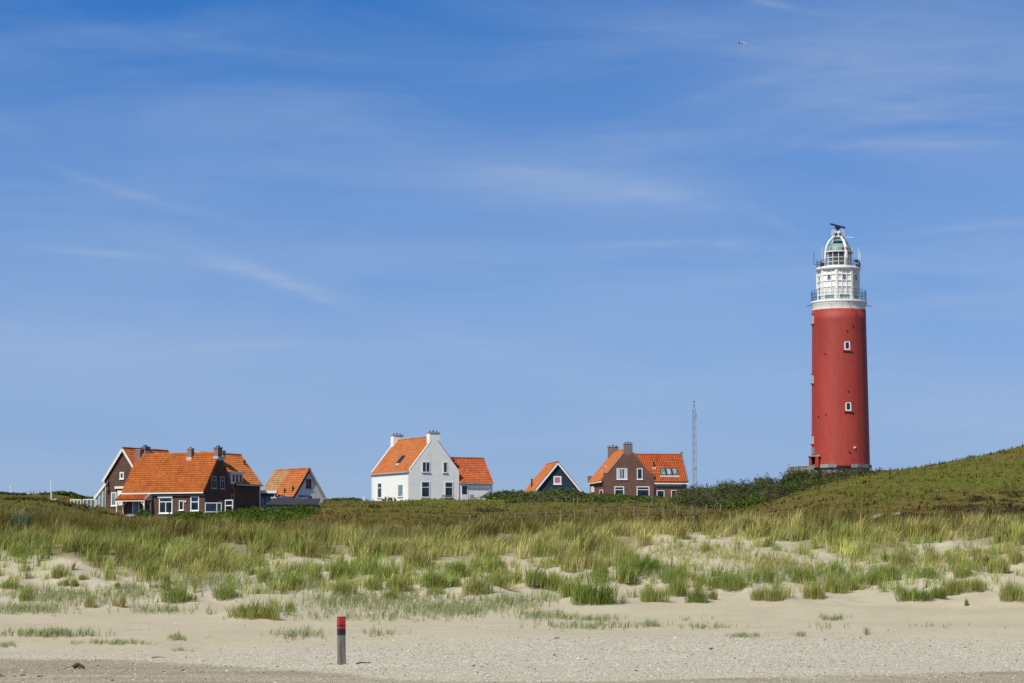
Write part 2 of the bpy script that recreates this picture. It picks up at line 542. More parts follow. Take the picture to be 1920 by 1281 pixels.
class MB:
    def __init__(s):
        s.v, s.f, s.uv, s.mi = [], [], {}, {}

    def add(s, vs, fs):
        n = len(s.v)
        s.v += [tuple(v) for v in vs]
        s.f += [tuple(i + n for i in f) for f in fs]
        return s

    def box(s, x0, x1, y0, y1, z0, z1):
        x0, x1 = min(x0, x1), max(x0, x1); y0, y1 = min(y0, y1), max(y0, y1); z0, z1 = min(z0, z1), max(z0, z1)
        return s.add([(x0, y0, z0), (x1, y0, z0), (x1, y1, z0), (x0, y1, z0), (x0, y0, z1), (x1, y0, z1), (x1, y1, z1), (x0, y1, z1)],
                     [(0, 3, 2, 1), (4, 5, 6, 7), (0, 1, 5, 4), (1, 2, 6, 5), (2, 3, 7, 6), (3, 0, 4, 7)])

    def hexa(s, c):
        """eight corners, bottom ring then top ring"""
        return s.add(c, [(0, 3, 2, 1), (4, 5, 6, 7), (0, 1, 5, 4), (1, 2, 6, 5), (2, 3, 7, 6), (3, 0, 4, 7)])

    def beam(s, p0, p1, w, h, up=(0, 0, 1)):
        p0, p1, up = Vector(p0), Vector(p1), Vector(up)
        d = (p1 - p0).normalized()
        a = d.cross(up)
        if a.length < 1e-4:
            a = d.cross(Vector((1, 0, 0)))
        a.normalize()
        u = a.cross(d).normalized()
        a, u = a * w / 2, u * h / 2
        return s.hexa([p0 - a - u, p0 + a - u, p1 + a - u, p1 - a - u, p0 - a + u, p0 + a + u, p1 + a + u, p1 - a + u])

    def tube(s, pts, r, n=8, r2=None, cap=True):
        pts = [Vector(p) for p in pts]
        k = len(pts)
        vs, fs = [], []
        pa = None
        for i, p in enumerate(pts):
            d = (pts[min(i + 1, k - 1)] - pts[max(i - 1, 0)]).normalized()
            if pa is None:
                pa = d.cross(Vector((0, 0, 1)))
                if pa.length < 1e-3:
                    pa = Vector((1, 0, 0))
            pa = (pa - d * pa.dot(d)).normalized()
            b = d.cross(pa)
            rr = r if r2 is None else r + (r2 - r) * i / (k - 1)
            for j in range(n):
                t = 2 * math.pi * j / n
                vs.append(p + (pa * math.cos(t) + b * math.sin(t)) * rr)
        for i in range(k - 1):
            for j in range(n):
                fs.append((i * n + j, i * n + (j + 1) % n, (i + 1) * n + (j + 1) % n, (i + 1) * n + j))
        if cap:
            fs.append(tuple(range(n))[::-1])
            fs.append(tuple((k - 1) * n + j for j in range(n)))
        return s.add(vs, fs)

    def lathe(s, prof, n=48, c=(0, 0), cap=True, ph=0.0):
        vs, fs = [], []
        for (r, z) in prof:
            for j in range(n):
                t = 2 * math.pi * j / n + ph
                vs.append((c[0] + r * math.cos(t), c[1] + r * math.sin(t), z))
        for i in range(len(prof) - 1):
            for j in range(n):
                fs.append((i * n + j, i * n + (j + 1) % n, (i + 1) * n + (j + 1) % n, (i + 1) * n + j))
        if cap:
            fs.append(tuple(range(n))[::-1])
            fs.append(tuple((len(prof) - 1) * n + j for j in range(n)))
        return s.add(vs, fs)

    def prism(s, poly, axis, d0, d1):
        """poly in the plane across axis: axis 'y' -> (x,z), axis 'x' -> (y,z)"""
        n = len(poly)
        if axis == 'y':
            vs = [(a, d0, b) for a, b in poly] + [(a, d1, b) for a, b in poly]
        else:
            vs = [(d0, a, b) for a, b in poly] + [(d1, a, b) for a, b in poly]
        fs = [tuple(range(n)), tuple(range(2 * n - 1, n - 1, -1))]
        fs += [(i, n + i, n + (i + 1) % n, (i + 1) % n) for i in range(n)]
        return s.add(vs, fs)

    def build(s, name, mat, parent=None, smooth=False, label=None, mat2=None):
        me = bpy.data.meshes.new(name)
        me.from_pydata(s.v, [], s.f)
        bm = bmesh.new()
        bm.from_mesh(me)
        if not s.uv:
            bmesh.ops.recalc_face_normals(bm, faces=bm.faces)
        ul = bm.loops.layers.uv.new('UVMap')
        bm.faces.ensure_lookup_table()
        for f in bm.faces:
            u = s.uv.get(f.index)
            if u is not None:
                for l, c in zip(f.loops, u):
                    l[ul].uv = c
            else:
                nn = f.normal
                t = Vector((-nn.y, nn.x, 0))
                t = t.normalized() if t.length > .05 else Vector((1, 0, 0))
                w = nn.cross(t)
                for l in f.loops:
                    l[ul].uv = (l.vert.co.dot(t), l.vert.co.dot(w))
            f.smooth = smooth
            if f.index in s.mi:
                f.material_index = s.mi[f.index]
        bm.to_mesh(me)
        bm.free()
        me.materials.append(MATS[mat])
        if mat2:
            me.materials.append(MATS[mat2])
        o = bpy.data.objects.new(name, me)
        COL.objects.link(o)
        if parent is not None:
            o.parent = parent
        if label:
            o['label'] = label
        return o

# ------------------------------------------------------------------ terrain
XF = np.arange(-160, 160.01, 1.0)
_k = np.exp(-.5 * (np.arange(-5, 6) / 2.0) ** 2)
_k /= _k.sum()


def ring_px(Y, pts, s=1):
    p = np.array(pts, float)
    X, Z = P(p[:, 0], p[:, 1], Y)
    z = np.interp(XF, X, Z)
    zz = np.convolve(np.pad(z, 5, 'edge'), _k, 'valid')
    return zz


def ring_z(z):
    return np.full_like(XF, z)


RINGS = [(-9000, ring_z(-3)), (-400, ring_z(-2)), (0, ring_z(.05)), (55, ring_z(.22)), (66, ring_z(.40)), (73, ring_z(.58)), (82.5, ring_z(1.18)),
         (96, ring_px(96, [(0, 1122), (300, 1124), (500, 1126), (900, 1130), (1920, 1130)])),
         (106, ring_px(106, [(0, 1070), (300, 1075), (500, 1073), (800, 1070), (1100, 1066), (1300, 1064), (1920, 1068)])),
         (116, ring_px(116, [(0, 1015), (150, 1022), (300, 1025), (500, 1024), (800, 1024), (1000, 1026), (1150, 1022), (1210, 1014), (1400, 1010), (1600, 1012), (1800, 1010), (1920, 1007)])),
         (124, ring_px(124, [(-300, 962), (0, 978), (100, 986), (200, 999), (300, 1004), (500, 1005), (800, 1008), (1000, 1011), (1150, 1007), (1300, 1003), (1500, 1003), (1700, 1004), (1920, 1002), (2200, 995)])),
         (130, ring_px(130, [(-300, 962), (0, 980), (100, 988), (200, 1001), (300, 1007), (500, 1008), (800, 1012), (1000, 1014), (1150, 1010), (1300, 1006), (1500, 1006), (1700, 1006), (1920, 1004), (2200, 997)])),
         (148, ring_px(148, [(-300, 990), (0, 1000), (200, 1010), (1000, 1015), (1920, 1008), (2200, 1005)])),
         (180, ring_px(180, [(-300, 975), (0, 985), (200, 996), (500, 999), (650, 996), (900, 997), (1200, 997), (1350, 991), (1500, 986), (1700, 983), (1920, 980), (2300, 975)])),
         (236, ring_px(236, [(-300, 955), (0, 968), (200, 990), (330, 995), (500, 995), (600, 988), (700, 984), (900, 982), (1200, 980), (1320, 975), (1380, 962), (1440, 944), (1500, 923), (1560, 907), (1660, 887), (1700, 884), (1770, 870), (1830, 860), (1880, 848), (1920, 835), (2000, 815), (2150, 795), (2400, 800)])),
         (262, ring_px(262, [(-300, 940), (0, 950), (100, 956), (190, 980), (330, 989), (500, 988), (570, 980), (640, 968), (700, 966), (800, 968), (900, 973), (1000, 972), (1200, 969), (1300, 966), (1400, 962), (1500, 950), (1660, 930), (1800, 915), (1920, 895), (2200, 880)])),
         (292, ring_px(292, [(-300, 930), (0, 935), (100, 938), (140, 945), (190, 964), (230, 971), (400, 970), (480, 966), (560, 960), (640, 947), (700, 952), (900, 956), (1000, 950), (1200, 948), (1300, 948), (1340, 955), (1400, 962), (1500, 955), (1600, 945), (1800, 925), (2200, 915)])),
         (312, ring_px(312, [(-300, 928), (0, 932), (100, 934), (140, 940), (190, 953), (230, 956), (400, 956), (480, 954), (560, 950), (640, 940), (700, 947), (900, 949), (1000, 942), (1200, 942), (1300, 943), (1340, 950), (1400, 950), (1500, 938), (1600, 930), (1800, 915), (2200, 905)])),
         (338, ring_px(338, [(-300, 925), (0, 928), (60, 930), (120, 926), (160, 932), (200, 945), (400, 945), (480, 946), (560, 945), (620, 940), (645, 938), (690, 940), (770, 940.5), (925, 940), (1000, 934), (1090, 932), (1130, 936), (1230, 936), (1290, 934), (1340, 936), (1400, 928), (1450, 918), (1500, 908), (1560, 901), (1650, 899), (1700, 902), (1800, 905), (1920, 905), (2200, 905)]))]
RINGS.append((356, RINGS[-1][1].copy()))
RINGS += [(395, RINGS[-1][1] * .4 + 5.0), (470, ring_z(5)), (700, ring_z(2)), (2000, ring_z(0)), (12000, ring_z(-2))]
RY = np.array([r[0] for r in RINGS], float)
RZ = np.array([r[1] for r in RINGS])


def _hash(ix, iy, s):
    h = (ix.astype(np.int64) * 374761393 + iy.astype(np.int64) * 668265263 + s * 974634777) & 0x7fffffff
    h = (h ^ (h >> 13)) * 1274126177 & 0x7fffffff
    return ((h ^ (h >> 16)) & 0xffff) / 65535.0


def vnoise(x, y, s=0):
    ix, iy = np.floor(x), np.floor(y)
    fx, fy = x - ix, y - iy
    fx, fy = fx * fx * (3 - 2 * fx), fy * fy * (3 - 2 * fy)
    a, b = _hash(ix, iy, s), _hash(ix + 1, iy, s)
    c, d = _hash(ix, iy + 1, s), _hash(ix + 1, iy + 1, s)
    return (a * (1 - fx) + b * fx) * (1 - fy) + (c * (1 - fx) + d * fx) * fy


def fbm(x, y, s=0, o=3):
    t, a, n = 0, 1, 0
    for i in range(o):
        t = t + a * (vnoise(x * 2 ** i + 17.3 * i, y * 2 ** i - 9.1 * i, s + i) - .5)
        n += a
        a *= .5
    return t / n * 2


def sstep(a, b, x):
    t = np.clip((x - a) / (b - a), 0, 1)
    return t * t * (3 - 2 * t)


CLUMPS = []
MOUNDS = None


def height(X, Y, mounds=True):
    X = np.asarray(X, float)
    Y = np.asarray(Y, float)
    k = np.clip(np.searchsorted(RY, Y, 'right') - 1, 1, len(RY) - 3)
    xi = np.clip(X - XF[0], 0, len(XF) - 1.001)
    i0 = xi.astype(int)
    f = xi - i0

    def rv(j):
        return RZ[j, i0] * (1 - f) + RZ[j, i0 + 1] * f
    z0, z1, z2, z3 = rv(k - 1), rv(k), rv(k + 1), rv(k + 2)
    y0, y1, y2, y3 = RY[k - 1], RY[k], RY[k + 1], RY[k + 2]
    d0, d1, d2 = (z1 - z0) / (y1 - y0), (z2 - z1) / (y2 - y1), (z3 - z2) / (y3 - y2)

    def hm(a, b):
        return np.where(a * b > 0, 2 * a * b / np.where(np.abs(a + b) < 1e-9, 1e-9, a + b), 0)
    m1, m2 = hm(d0, d1), hm(d1, d2)
    h = y2 - y1
    t = (Y - y1) / h
    z = (2 * t ** 3 - 3 * t ** 2 + 1) * z1 + (t ** 3 - 2 * t ** 2 + t) * h * m1 + (-2 * t ** 3 + 3 * t ** 2) * z2 + (t ** 3 - t ** 2) * h * m2
    z = np.where(Y < RY[1], z1, z)
    dune = sstep(92, 100, Y) * (1 - sstep(128, 145, Y))
    z = z + dune * (.50 * fbm(X / 5.0, Y / 4.0, 3) + .16 * fbm(X / 1.4, Y / 1.3, 9, 2))
    beach = sstep(60, 66, Y) * (1 - sstep(94, 100, Y))
    z = z + beach * (.05 * fbm(X / 5, Y / 1.5, 21) + .012 * fbm(X / .8, Y / .5, 25, 2))
    back = sstep(150, 190, Y) * (1 - sstep(345, 380, Y))
    z = z + back * (.30 * fbm(X / 11, Y / 14, 31) + .12 * fbm(X / 2.5, Y / 3, 35, 2))
    # a low lip of blown sand in front of the beach pole
    z = z + .10 * np.exp(-((Y - 72.75 - .05 * np.sin(X * 1.3)) / .45) ** 2) * np.exp(-((X + 4.6) / 3.2) ** 2)
    # the storm wash lip across the lower beach
    px, py = proj(X, Y, z)
    z = z - .05 * sstep(-1.5, 1.5, py - darkline(px)) * (Y < 90) * (Y > 40)
    if mounds and MOUNDS is not None:
        m = MOUNDS
        sel = (Y > 85) & (Y < 130)
        if np.any(sel):
            xs, ys = X[sel], Y[sel]
            acc = np.zeros_like(xs)
            for (mx, my, r, a) in m:
                q = ((xs - mx) / r) ** 2 + ((ys - my) / (r * 1.2)) ** 2
                near = q < 6
                if near.any():
                    acc[near] = np.maximum(acc[near], a * np.exp(-q[near]))
            zz = z.copy()
            zz[sel] += acc
            z = zz
    return z


def darkline(px):
    return np.interp(px, [-400, 0, 200, 280, 400, 520, 660, 760, 1000, 1300, 1600, 1920, 2400],
                     [1232, 1235, 1236, 1239, 1246, 1254, 1264, 1275, 1278, 1273, 1265, 1258, 1250])


def hit(px, py, Y0=58.0, Y1=132.0, step=.25, fn=None):
    """ground points seen at photo pixels"""
    fn = fn or height
    px = np.atleast_1d(np.asarray(px, float))
    py = np.atleast_1d(np.asarray(py, float))
    res = np.full(len(px), np.nan)
    prev = None
    for Y in np.arange(Y0, Y1, step):
        X, Z = P(px, py, Y)
        d = fn(X, np.full_like(X, Y)) - Z
        if prev is not None:
            c = np.isnan(res) & (d >= 0) & (prev < 0)
            res[c] = Y - step * d[c] / np.maximum(d[c] - prev[c], 1e-6)
        prev = d
    ok = ~np.isnan(res)
    Y = np.where(ok, res, Y1)
    X, Z = P(px, py, Y)
    return X, Y, Z, ok


# photographed tufts standing free on the sand: (px, py of the foot, width px, height px, colour)
CL = [(25, 1105, 40, 19, 'g'), (48, 1127, 25, 19, 'm'), (168, 1139, 22, 30, 's'), (221, 1139, 21, 30, 's'), (341, 1128, 55, 35, 'g'), (117, 1100, 17, 16, 'g'), (136, 1101, 17, 16, 'g'),
      (112, 1085, 26, 24, 'm'), (431, 1122, 46, 26, 'g'), (300, 1105, 30, 17, 'g'), (220, 1105, 12, 17, 'm'), (157, 1089, 18, 14, 'm'), (476, 1158, 80, 38, 'm'), (508, 1161, 36, 28, 'm'),
      (539, 1106, 56, 38, 'g'), (648, 1117, 38, 31, 'm'), (704, 1107, 32, 26, 'm'), (746, 1107, 42, 30, 'm'), (807, 1102, 46, 32, 'g'), (849, 1101, 23, 20, 'g'), (903, 1114, 56, 40, 'm'),
      (938, 1101, 34, 32, 'm'), (543, 1148, 22, 26, 'm'), (736, 1124, 28, 18, 'm'), (822, 1116, 28, 15, 'g'), (608, 1086, 62, 40, 'g'), (642, 1088, 42, 26, 'g'), (680, 1077, 58, 32, 'g'),
      (740, 1087, 56, 30, 'g'), (780, 1064, 38, 42, 's'), (852, 1080, 50, 35, 'g'), (917, 1076, 52, 36, 'g'), (500, 1092, 30, 28, 'm'), (983, 1096, 60, 40, 'g'), (1037, 1106, 46, 36, 'm'),
      (1078, 1117, 46, 40, 'm'), (1116, 1130, 74, 54, 'd'), (1145, 1092, 66, 42, 'g'), (1195, 1073, 62, 34, 'd'), (1093, 1070, 60, 42, 's'), (1160, 1060, 52, 36, 's'), (1225, 1128, 46, 36, 'm'), (1268, 1116, 48, 40, 'm'),
      (1306, 1130, 32, 33, 'd'), (1339, 1125, 18, 25, 'm'), (1327, 1036, 20, 18, 's'), (1255, 1093, 34, 24, 'g'), (1338, 1102, 56, 32, 'g'), (1386, 1105, 52, 33, 'g'), (1428, 1091, 32, 34, 'g'),
      (1425, 1125, 46, 26, 'm'), (1462, 1126, 45, 29, 'm'), (1533, 1122, 46, 34, 'm'), (1566, 1112, 40, 33, 'm'), (1595, 1107, 27, 26, 'm'), (1627, 1098, 34, 30, 'g'), (1670, 1089, 42, 34, 'g'),
      (1716, 1126, 58, 34, 'd'), (1757, 1122, 27, 26, 'd'), (1800, 1114, 48, 35, 'm'), (1836, 1110, 26, 32, 'm'), (1899, 1126, 44, 40, 'm'), (1812, 1137, 10, 15, 'g'), (1735, 1085, 34, 19, 'g'),
      (1815, 1082, 36, 22, 'g'), (1700, 1060, 44, 30, 's'), (1753, 1057, 38, 28, 's'), (1822, 1060, 58, 34, 's'), (1872, 1074, 30, 34, 's'), (1911, 1057, 30, 30, 's'), (1500, 1092, 60, 28, 'g'), (1560, 1078, 44, 26, 'g')]
_cx, _cy, _cz, _ok = hit([c[0] for c in CL], [c[1] for c in CL], fn=lambda x, y: height(x, y, False))
MOUNDS = []
for c, x, y in zip(CL, _cx, _cy):
    wm = c[2] / F * y
    MOUNDS.append((x, y + .25, max(.45, wm * .85), min(.30, .10 + .16 * wm)))

gx = np.unique(np.concatenate([-np.geomspace(76, 9000, 26)[::-1], np.arange(-75, 75.01, .3), np.geomspace(76, 9000, 26)]))
gy = np.unique(np.concatenate([-np.geomspace(5, 9000, 14)[::-1], np.linspace(0, 58, 20), np.arange(60, 134, .2), np.arange(134, 362, .9), np.geomspace(363, 12000, 36)]))
GX, GY = np.meshgrid(gx, gy)
GZ = height(GX.ravel(), GY.ravel()).reshape(GX.shape)


def hgrid(X, Y):
    """height read off the built sheet"""
    X = np.asarray(X, float)
    Y = np.asarray(Y, float)
    i = np.clip(np.searchsorted(gx, X) - 1, 0, len(gx) - 2)
    j = np.clip(np.searchsorted(gy, Y) - 1, 0, len(gy) - 2)
    fx = (X - gx[i]) / (gx[i + 1] - gx[i])
    fy = (Y - gy[j]) / (gy[j + 1] - gy[j])
    return (GZ[j, i] * (1 - fx) + GZ[j, i + 1] * fx) * (1 - fy) + (GZ[j + 1, i] * (1 - fx) + GZ[j + 1, i + 1] * fx) * fy


def h1(x, y):
    return float(hgrid(np.array([x]), np.array([y]))[0])


DENSE_B = ([-400, 0, 60, 90, 140, 170, 240, 330, 420, 480, 520, 600, 700, 820, 880, 960, 1060, 1150, 1200, 1225, 1400, 1440, 1560, 1600, 1680, 1700, 1760, 1800, 1880, 1920, 2300],
           [1030, 1040, 1050, 1042, 1052, 1065, 1080, 1083, 1085, 1070, 1040, 1048, 1050, 1052, 1058, 1052, 1058, 1050, 1030, 1013, 1010, 1018, 1040, 1055, 1040, 1015, 1018, 1025, 1030, 1030, 1040])


def green_of(px, py, Y):
    """how green the turf is, 0 brown .. 1 green"""
    g = .36 - .08 * sstep(1300, 1450, px) + 0 * px
    g = g + .55 * np.exp(-((px - 800) / 190) ** 2 - ((py - 950) / 13) ** 2)
    g = g + .75 * np.exp(-((px - 1810) / 190) ** 2 - ((py - 895) / 32) ** 2) * (Y < 262)
    g = g + .35 * np.exp(-((px - 1600) / 130) ** 2 - ((py - 925) / 22) ** 2) * (Y < 262)
    g = g - .35 * np.exp(-((py - 978) / 12) ** 2)
    g = g - .30 * sstep(930, 975, py) * sstep(1350, 1500, px)
    g = g - .25 * np.exp(-((px - 650) / 120) ** 2 - ((py - 965) / 14) ** 2)
    return np.clip(g, 0, 1)


def build_ground():
    ny, nx = GX.shape
    co = np.stack([GX, GY, GZ], -1).reshape(-1, 3).astype(np.float32)
    idx = np.arange(ny * nx).reshape(ny, nx)
    q = np.stack([idx[:-1, :-1], idx[:-1, 1:], idx[1:, 1:], idx[1:, :-1]], -1).reshape(-1, 4)
    me = bpy.data.meshes.new('ground')
    me.vertices.add(len(co))
    me.vertices.foreach_set('co', co.ravel())
    me.loops.add(q.size)
    me.loops.foreach_set('vertex_index', q.ravel().astype(np.int32))
    me.polygons.add(len(q))
    me.polygons.foreach_set('loop_start', (np.arange(len(q)) * 4).astype(np.int32))
    me.update(calc_edges=True)
    me.polygons.foreach_set('use_smooth', np.ones(len(q), bool))
    X, Y, Z = co[:, 0].astype(float), co[:, 1].astype(float), co[:, 2].astype(float)
    px, py = proj(X, Y, Z)
    meadow = sstep(126, 140, Y) * 1.0
    db = np.interp(px, *DENSE_B)
    fore = (Y > 92) & (Y < 140)
    scar = np.exp(-(((px - 1641) / 13) ** 2 + ((py - 969 + (px - 1641) * .35) / 3.5) ** 2)) + .8 * np.exp(-(((px - 1690) / 16) ** 2 + ((py - 963) / 2.5) ** 2)) + .9 * np.exp(-(((px - 1880) / 60) ** 2 + ((py - 976) / 3) ** 2)) + .8 * np.exp(-(((px - 742) / 10) ** 2 + ((py - 986) / 2) ** 2))
    meadow = meadow * (1 - .95 * np.clip(scar * (Y > 140) * (Y < 262), 0, 1))
    litter = .52 * (1 - sstep(-14, 6, py - db + 14 * fbm(X / 2, Y / 2, 77))) * fore
    meadow = np.maximum(meadow, litter)
    wet = sstep(-1.0, 1.5, py - darkline(px) + 1.5 * fbm(X / 2.0, Y * 1.5, 51)) * (Y < 92)
    wet = wet * (.75 + .5 * fbm(X / 3, Y / .8, 53))
    sh_top = np.interp(px, [0, 480, 800, 1000, 1300, 1920], [1222, 1215, 1200, 1192, 1190, 1190])
    shell = sstep(-16, 14, py - sh_top + 10 * fbm(X / 4, Y / 2, 61)) * (Y < 96)
    shell = np.maximum(shell, .55 * np.exp(-((py - 1181) / 4) ** 2 - ((px - 280) / 110) ** 2))
    g = green_of(px, py, Y)
    c = np.stack([meadow, np.clip(wet, 0, 1), np.clip(shell, 0, 1), g], -1).astype(np.float32)
    at = me.attributes.new('zone', 'FLOAT_COLOR', 'POINT')
    at.data.foreach_set('color', c.ravel())
    me.materials.append(MATS['ground'])
    o = bpy.data.objects.new('ground', me)
    COL.objects.link(o)
    tag(o, 'pale shelly beach rising into sandy dunes and brown green dune turf', None, None, 'structure')
    return o


build_ground()


# ------------------------------------------------------------------ grass and leaves
def mesh_from(name, co, faces3, faces4, col, mat='leaf'):
    n3, n4 = len(faces3), len(faces4)
    me = bpy.data.meshes.new(name)
    me.vertices.add(len(co))
    me.vertices.foreach_set('co', np.asarray(co, np.float32).ravel())
    li = np.concatenate([np.asarray(faces4, np.int32).ravel(), np.asarray(faces3, np.int32).ravel()])
    me.loops.add(len(li))
    me.loops.foreach_set('vertex_index', li)
    st = np.concatenate([np.arange(n4) * 4, n4 * 4 + np.arange(n3) * 3]).astype(np.int32)
    me.polygons.add(n3 + n4)
    me.polygons.foreach_set('loop_start', st)
    me.update(calc_edges=True)
    at = me.attributes.new('Col', 'FLOAT_COLOR', 'POINT')
    c = np.ones((len(co), 4), np.float32)
    c[:, :3] = col
    at.data.foreach_set('color', c.ravel())
    me.materials.append(MATS[mat])
    return me


def link_mesh(name, me, parent=None):
    o = bpy.data.objects.new(name, me)
    COL.objects.link(o)
    if parent is not None:
        o.parent = parent
    return o


def blades(base, h, ldir, lean, w, c0, c1):
    """arching grass blades: base (N,3), h, lean direction angle, lean amount, half width, root and tip colours"""
    n = len(h)
    lx, ly = np.cos(ldir), np.sin(ldir)
    # blade faces roughly across its lean with scatter
    fa = ldir + np.pi / 2 + rng.normal(0, .9, n)
    wx, wy = np.cos(fa) * w, np.sin(fa) * w
    co = np.zeros((n, 5, 3))
    for i, (t, ww) in enumerate(((0, .8), (.55, 1.0))):
        dx = lean * h * t ** 1.8
        up = h * t * (1 - .22 * lean * t)
        for j, sg in enumerate((-1, 1)):
            co[:, 2 * i + j, 0] = base[:, 0] + lx * dx + sg * wx * ww
            co[:, 2 * i + j, 1] = base[:, 1] + ly * dx + sg * wy * ww
            co[:, 2 * i + j, 2] = base[:, 2] + up
    co[:, 4, 0] = base[:, 0] + lx * lean * h
    co[:, 4, 1] = base[:, 1] + ly * lean * h
    co[:, 4, 2] = base[:, 2] + h * (1 - .30 * lean)
    i = np.arange(n)[:, None] * 5
    f4 = i + np.array([[0, 1, 3, 2]])
    f3 = i + np.array([[2, 3, 4]])
    col = np.zeros((n, 5, 3))
    col[:, 0] = col[:, 1] = c0
    col[:, 2] = col[:, 3] = c0 * .45 + c1 * .55
    col[:, 4] = c1
    return co.reshape(-1, 3), f3, f4, col.reshape(-1, 3)


PAL = {  # root colour, tip colour
    's': ((.52, .46, .19), (.47, .42, .16)),
    'o': ((.30, .27, .085), (.235, .215, .062)),
    'k': ((.19, .155, .045), (.120, .098, .026)),
    'g': ((.31, .34, .10), (.195, .285, .052)),
    'm': ((.42, .39, .135), (.29, .31, .080)),
    'd': ((.21, .24, .060), (.115, .185, .030)),
    'b': ((.20, .27, .19), (.17, .26, .20)),
    'y': ((.37, .41, .15), (.29, .37, .11)),
    'c': ((.34, .35, .19), (.22, .28, .115)),
}


def mixpal(keys, n, jitter=.22):
    k = rng.integers(0, len(keys), n)
    a = np.array([PAL[x][0] for x in keys])[k]
    b = np.array([PAL[x][1] for x in keys])[k]
    j = np.exp(rng.normal(0, jitter, (n, 1)))
    hue = 1 + rng.normal(0, .06, (n, 3))
    return a * j * hue, b * j * hue


def tufts(cx, cy, hts, rad, nb, keys_of, wind=(.35, .25), w=.011, lean=(.15, .6), splay=1.0, tone=.12):
    """many tufts in one mesh; keys_of: palette key string per tuft"""
    tid = np.repeat(np.arange(len(cx)), nb)
    n = len(tid)
    rr = np.abs(rng.normal(0, .5, n)) * rad[tid]
    aa = rng.uniform(0, 2 * np.pi, n)
    bx, by = cx[tid] + rr * np.cos(aa), cy[tid] + rr * np.sin(aa)
    bz = hgrid(bx, by) - .03
    dx = splay * np.cos(aa) * rr / np.maximum(rad[tid], .05) + wind[0] + rng.normal(0, .3, n)
    dy = splay * np.sin(aa) * rr / np.maximum(rad[tid], .05) + wind[1] + rng.normal(0, .3, n)
    ld = np.arctan2(dy, dx)
    ln = np.clip(rng.uniform(lean[0], lean[1], n) * (.55 + np.hypot(dx, dy) * .6), .05, 1.0)
    hh = hts[tid] * np.clip(rng.normal(.82, .2, n), .3, 1.25)
    c0 = np.zeros((n, 3))
    c1 = np.zeros((n, 3))
    ka = np.array(keys_of)[tid]
    for key in set(keys_of):
        s = ka == key
        a, b = mixpal(key, s.sum())
        c0[s], c1[s] = a, b
    tj = np.exp(rng.normal(0, tone, len(cx)))[tid][:, None]
    ww = w * np.exp(rng.normal(0, .25, n))
    return blades(np.stack([bx, by, bz], -1), hh, ld, ln, ww, c0 * tj, c1 * tj)


def inside(px, py, ells):
    m = np.zeros(len(px))
    for (x, y, rx, ry) in ells:
        m = np.maximum(m, np.exp(-(((px - x) / rx) ** 2 + ((py - y) / ry) ** 2)))
    return m


BARE = [(343, 1015, 26, 8), (426, 1028, 28, 8), (513, 1025, 10, 18), (1262, 1034, 62, 25), (1378, 1037, 58, 22), (645, 1048, 40, 6), (1000, 1056, 34, 12), (1690, 1035, 22, 22), (1780, 1030, 26, 12), (1880, 1042, 22, 14), (1655, 1035, 30, 8), (75, 1052, 40, 8), (1640, 1062, 40, 8)]


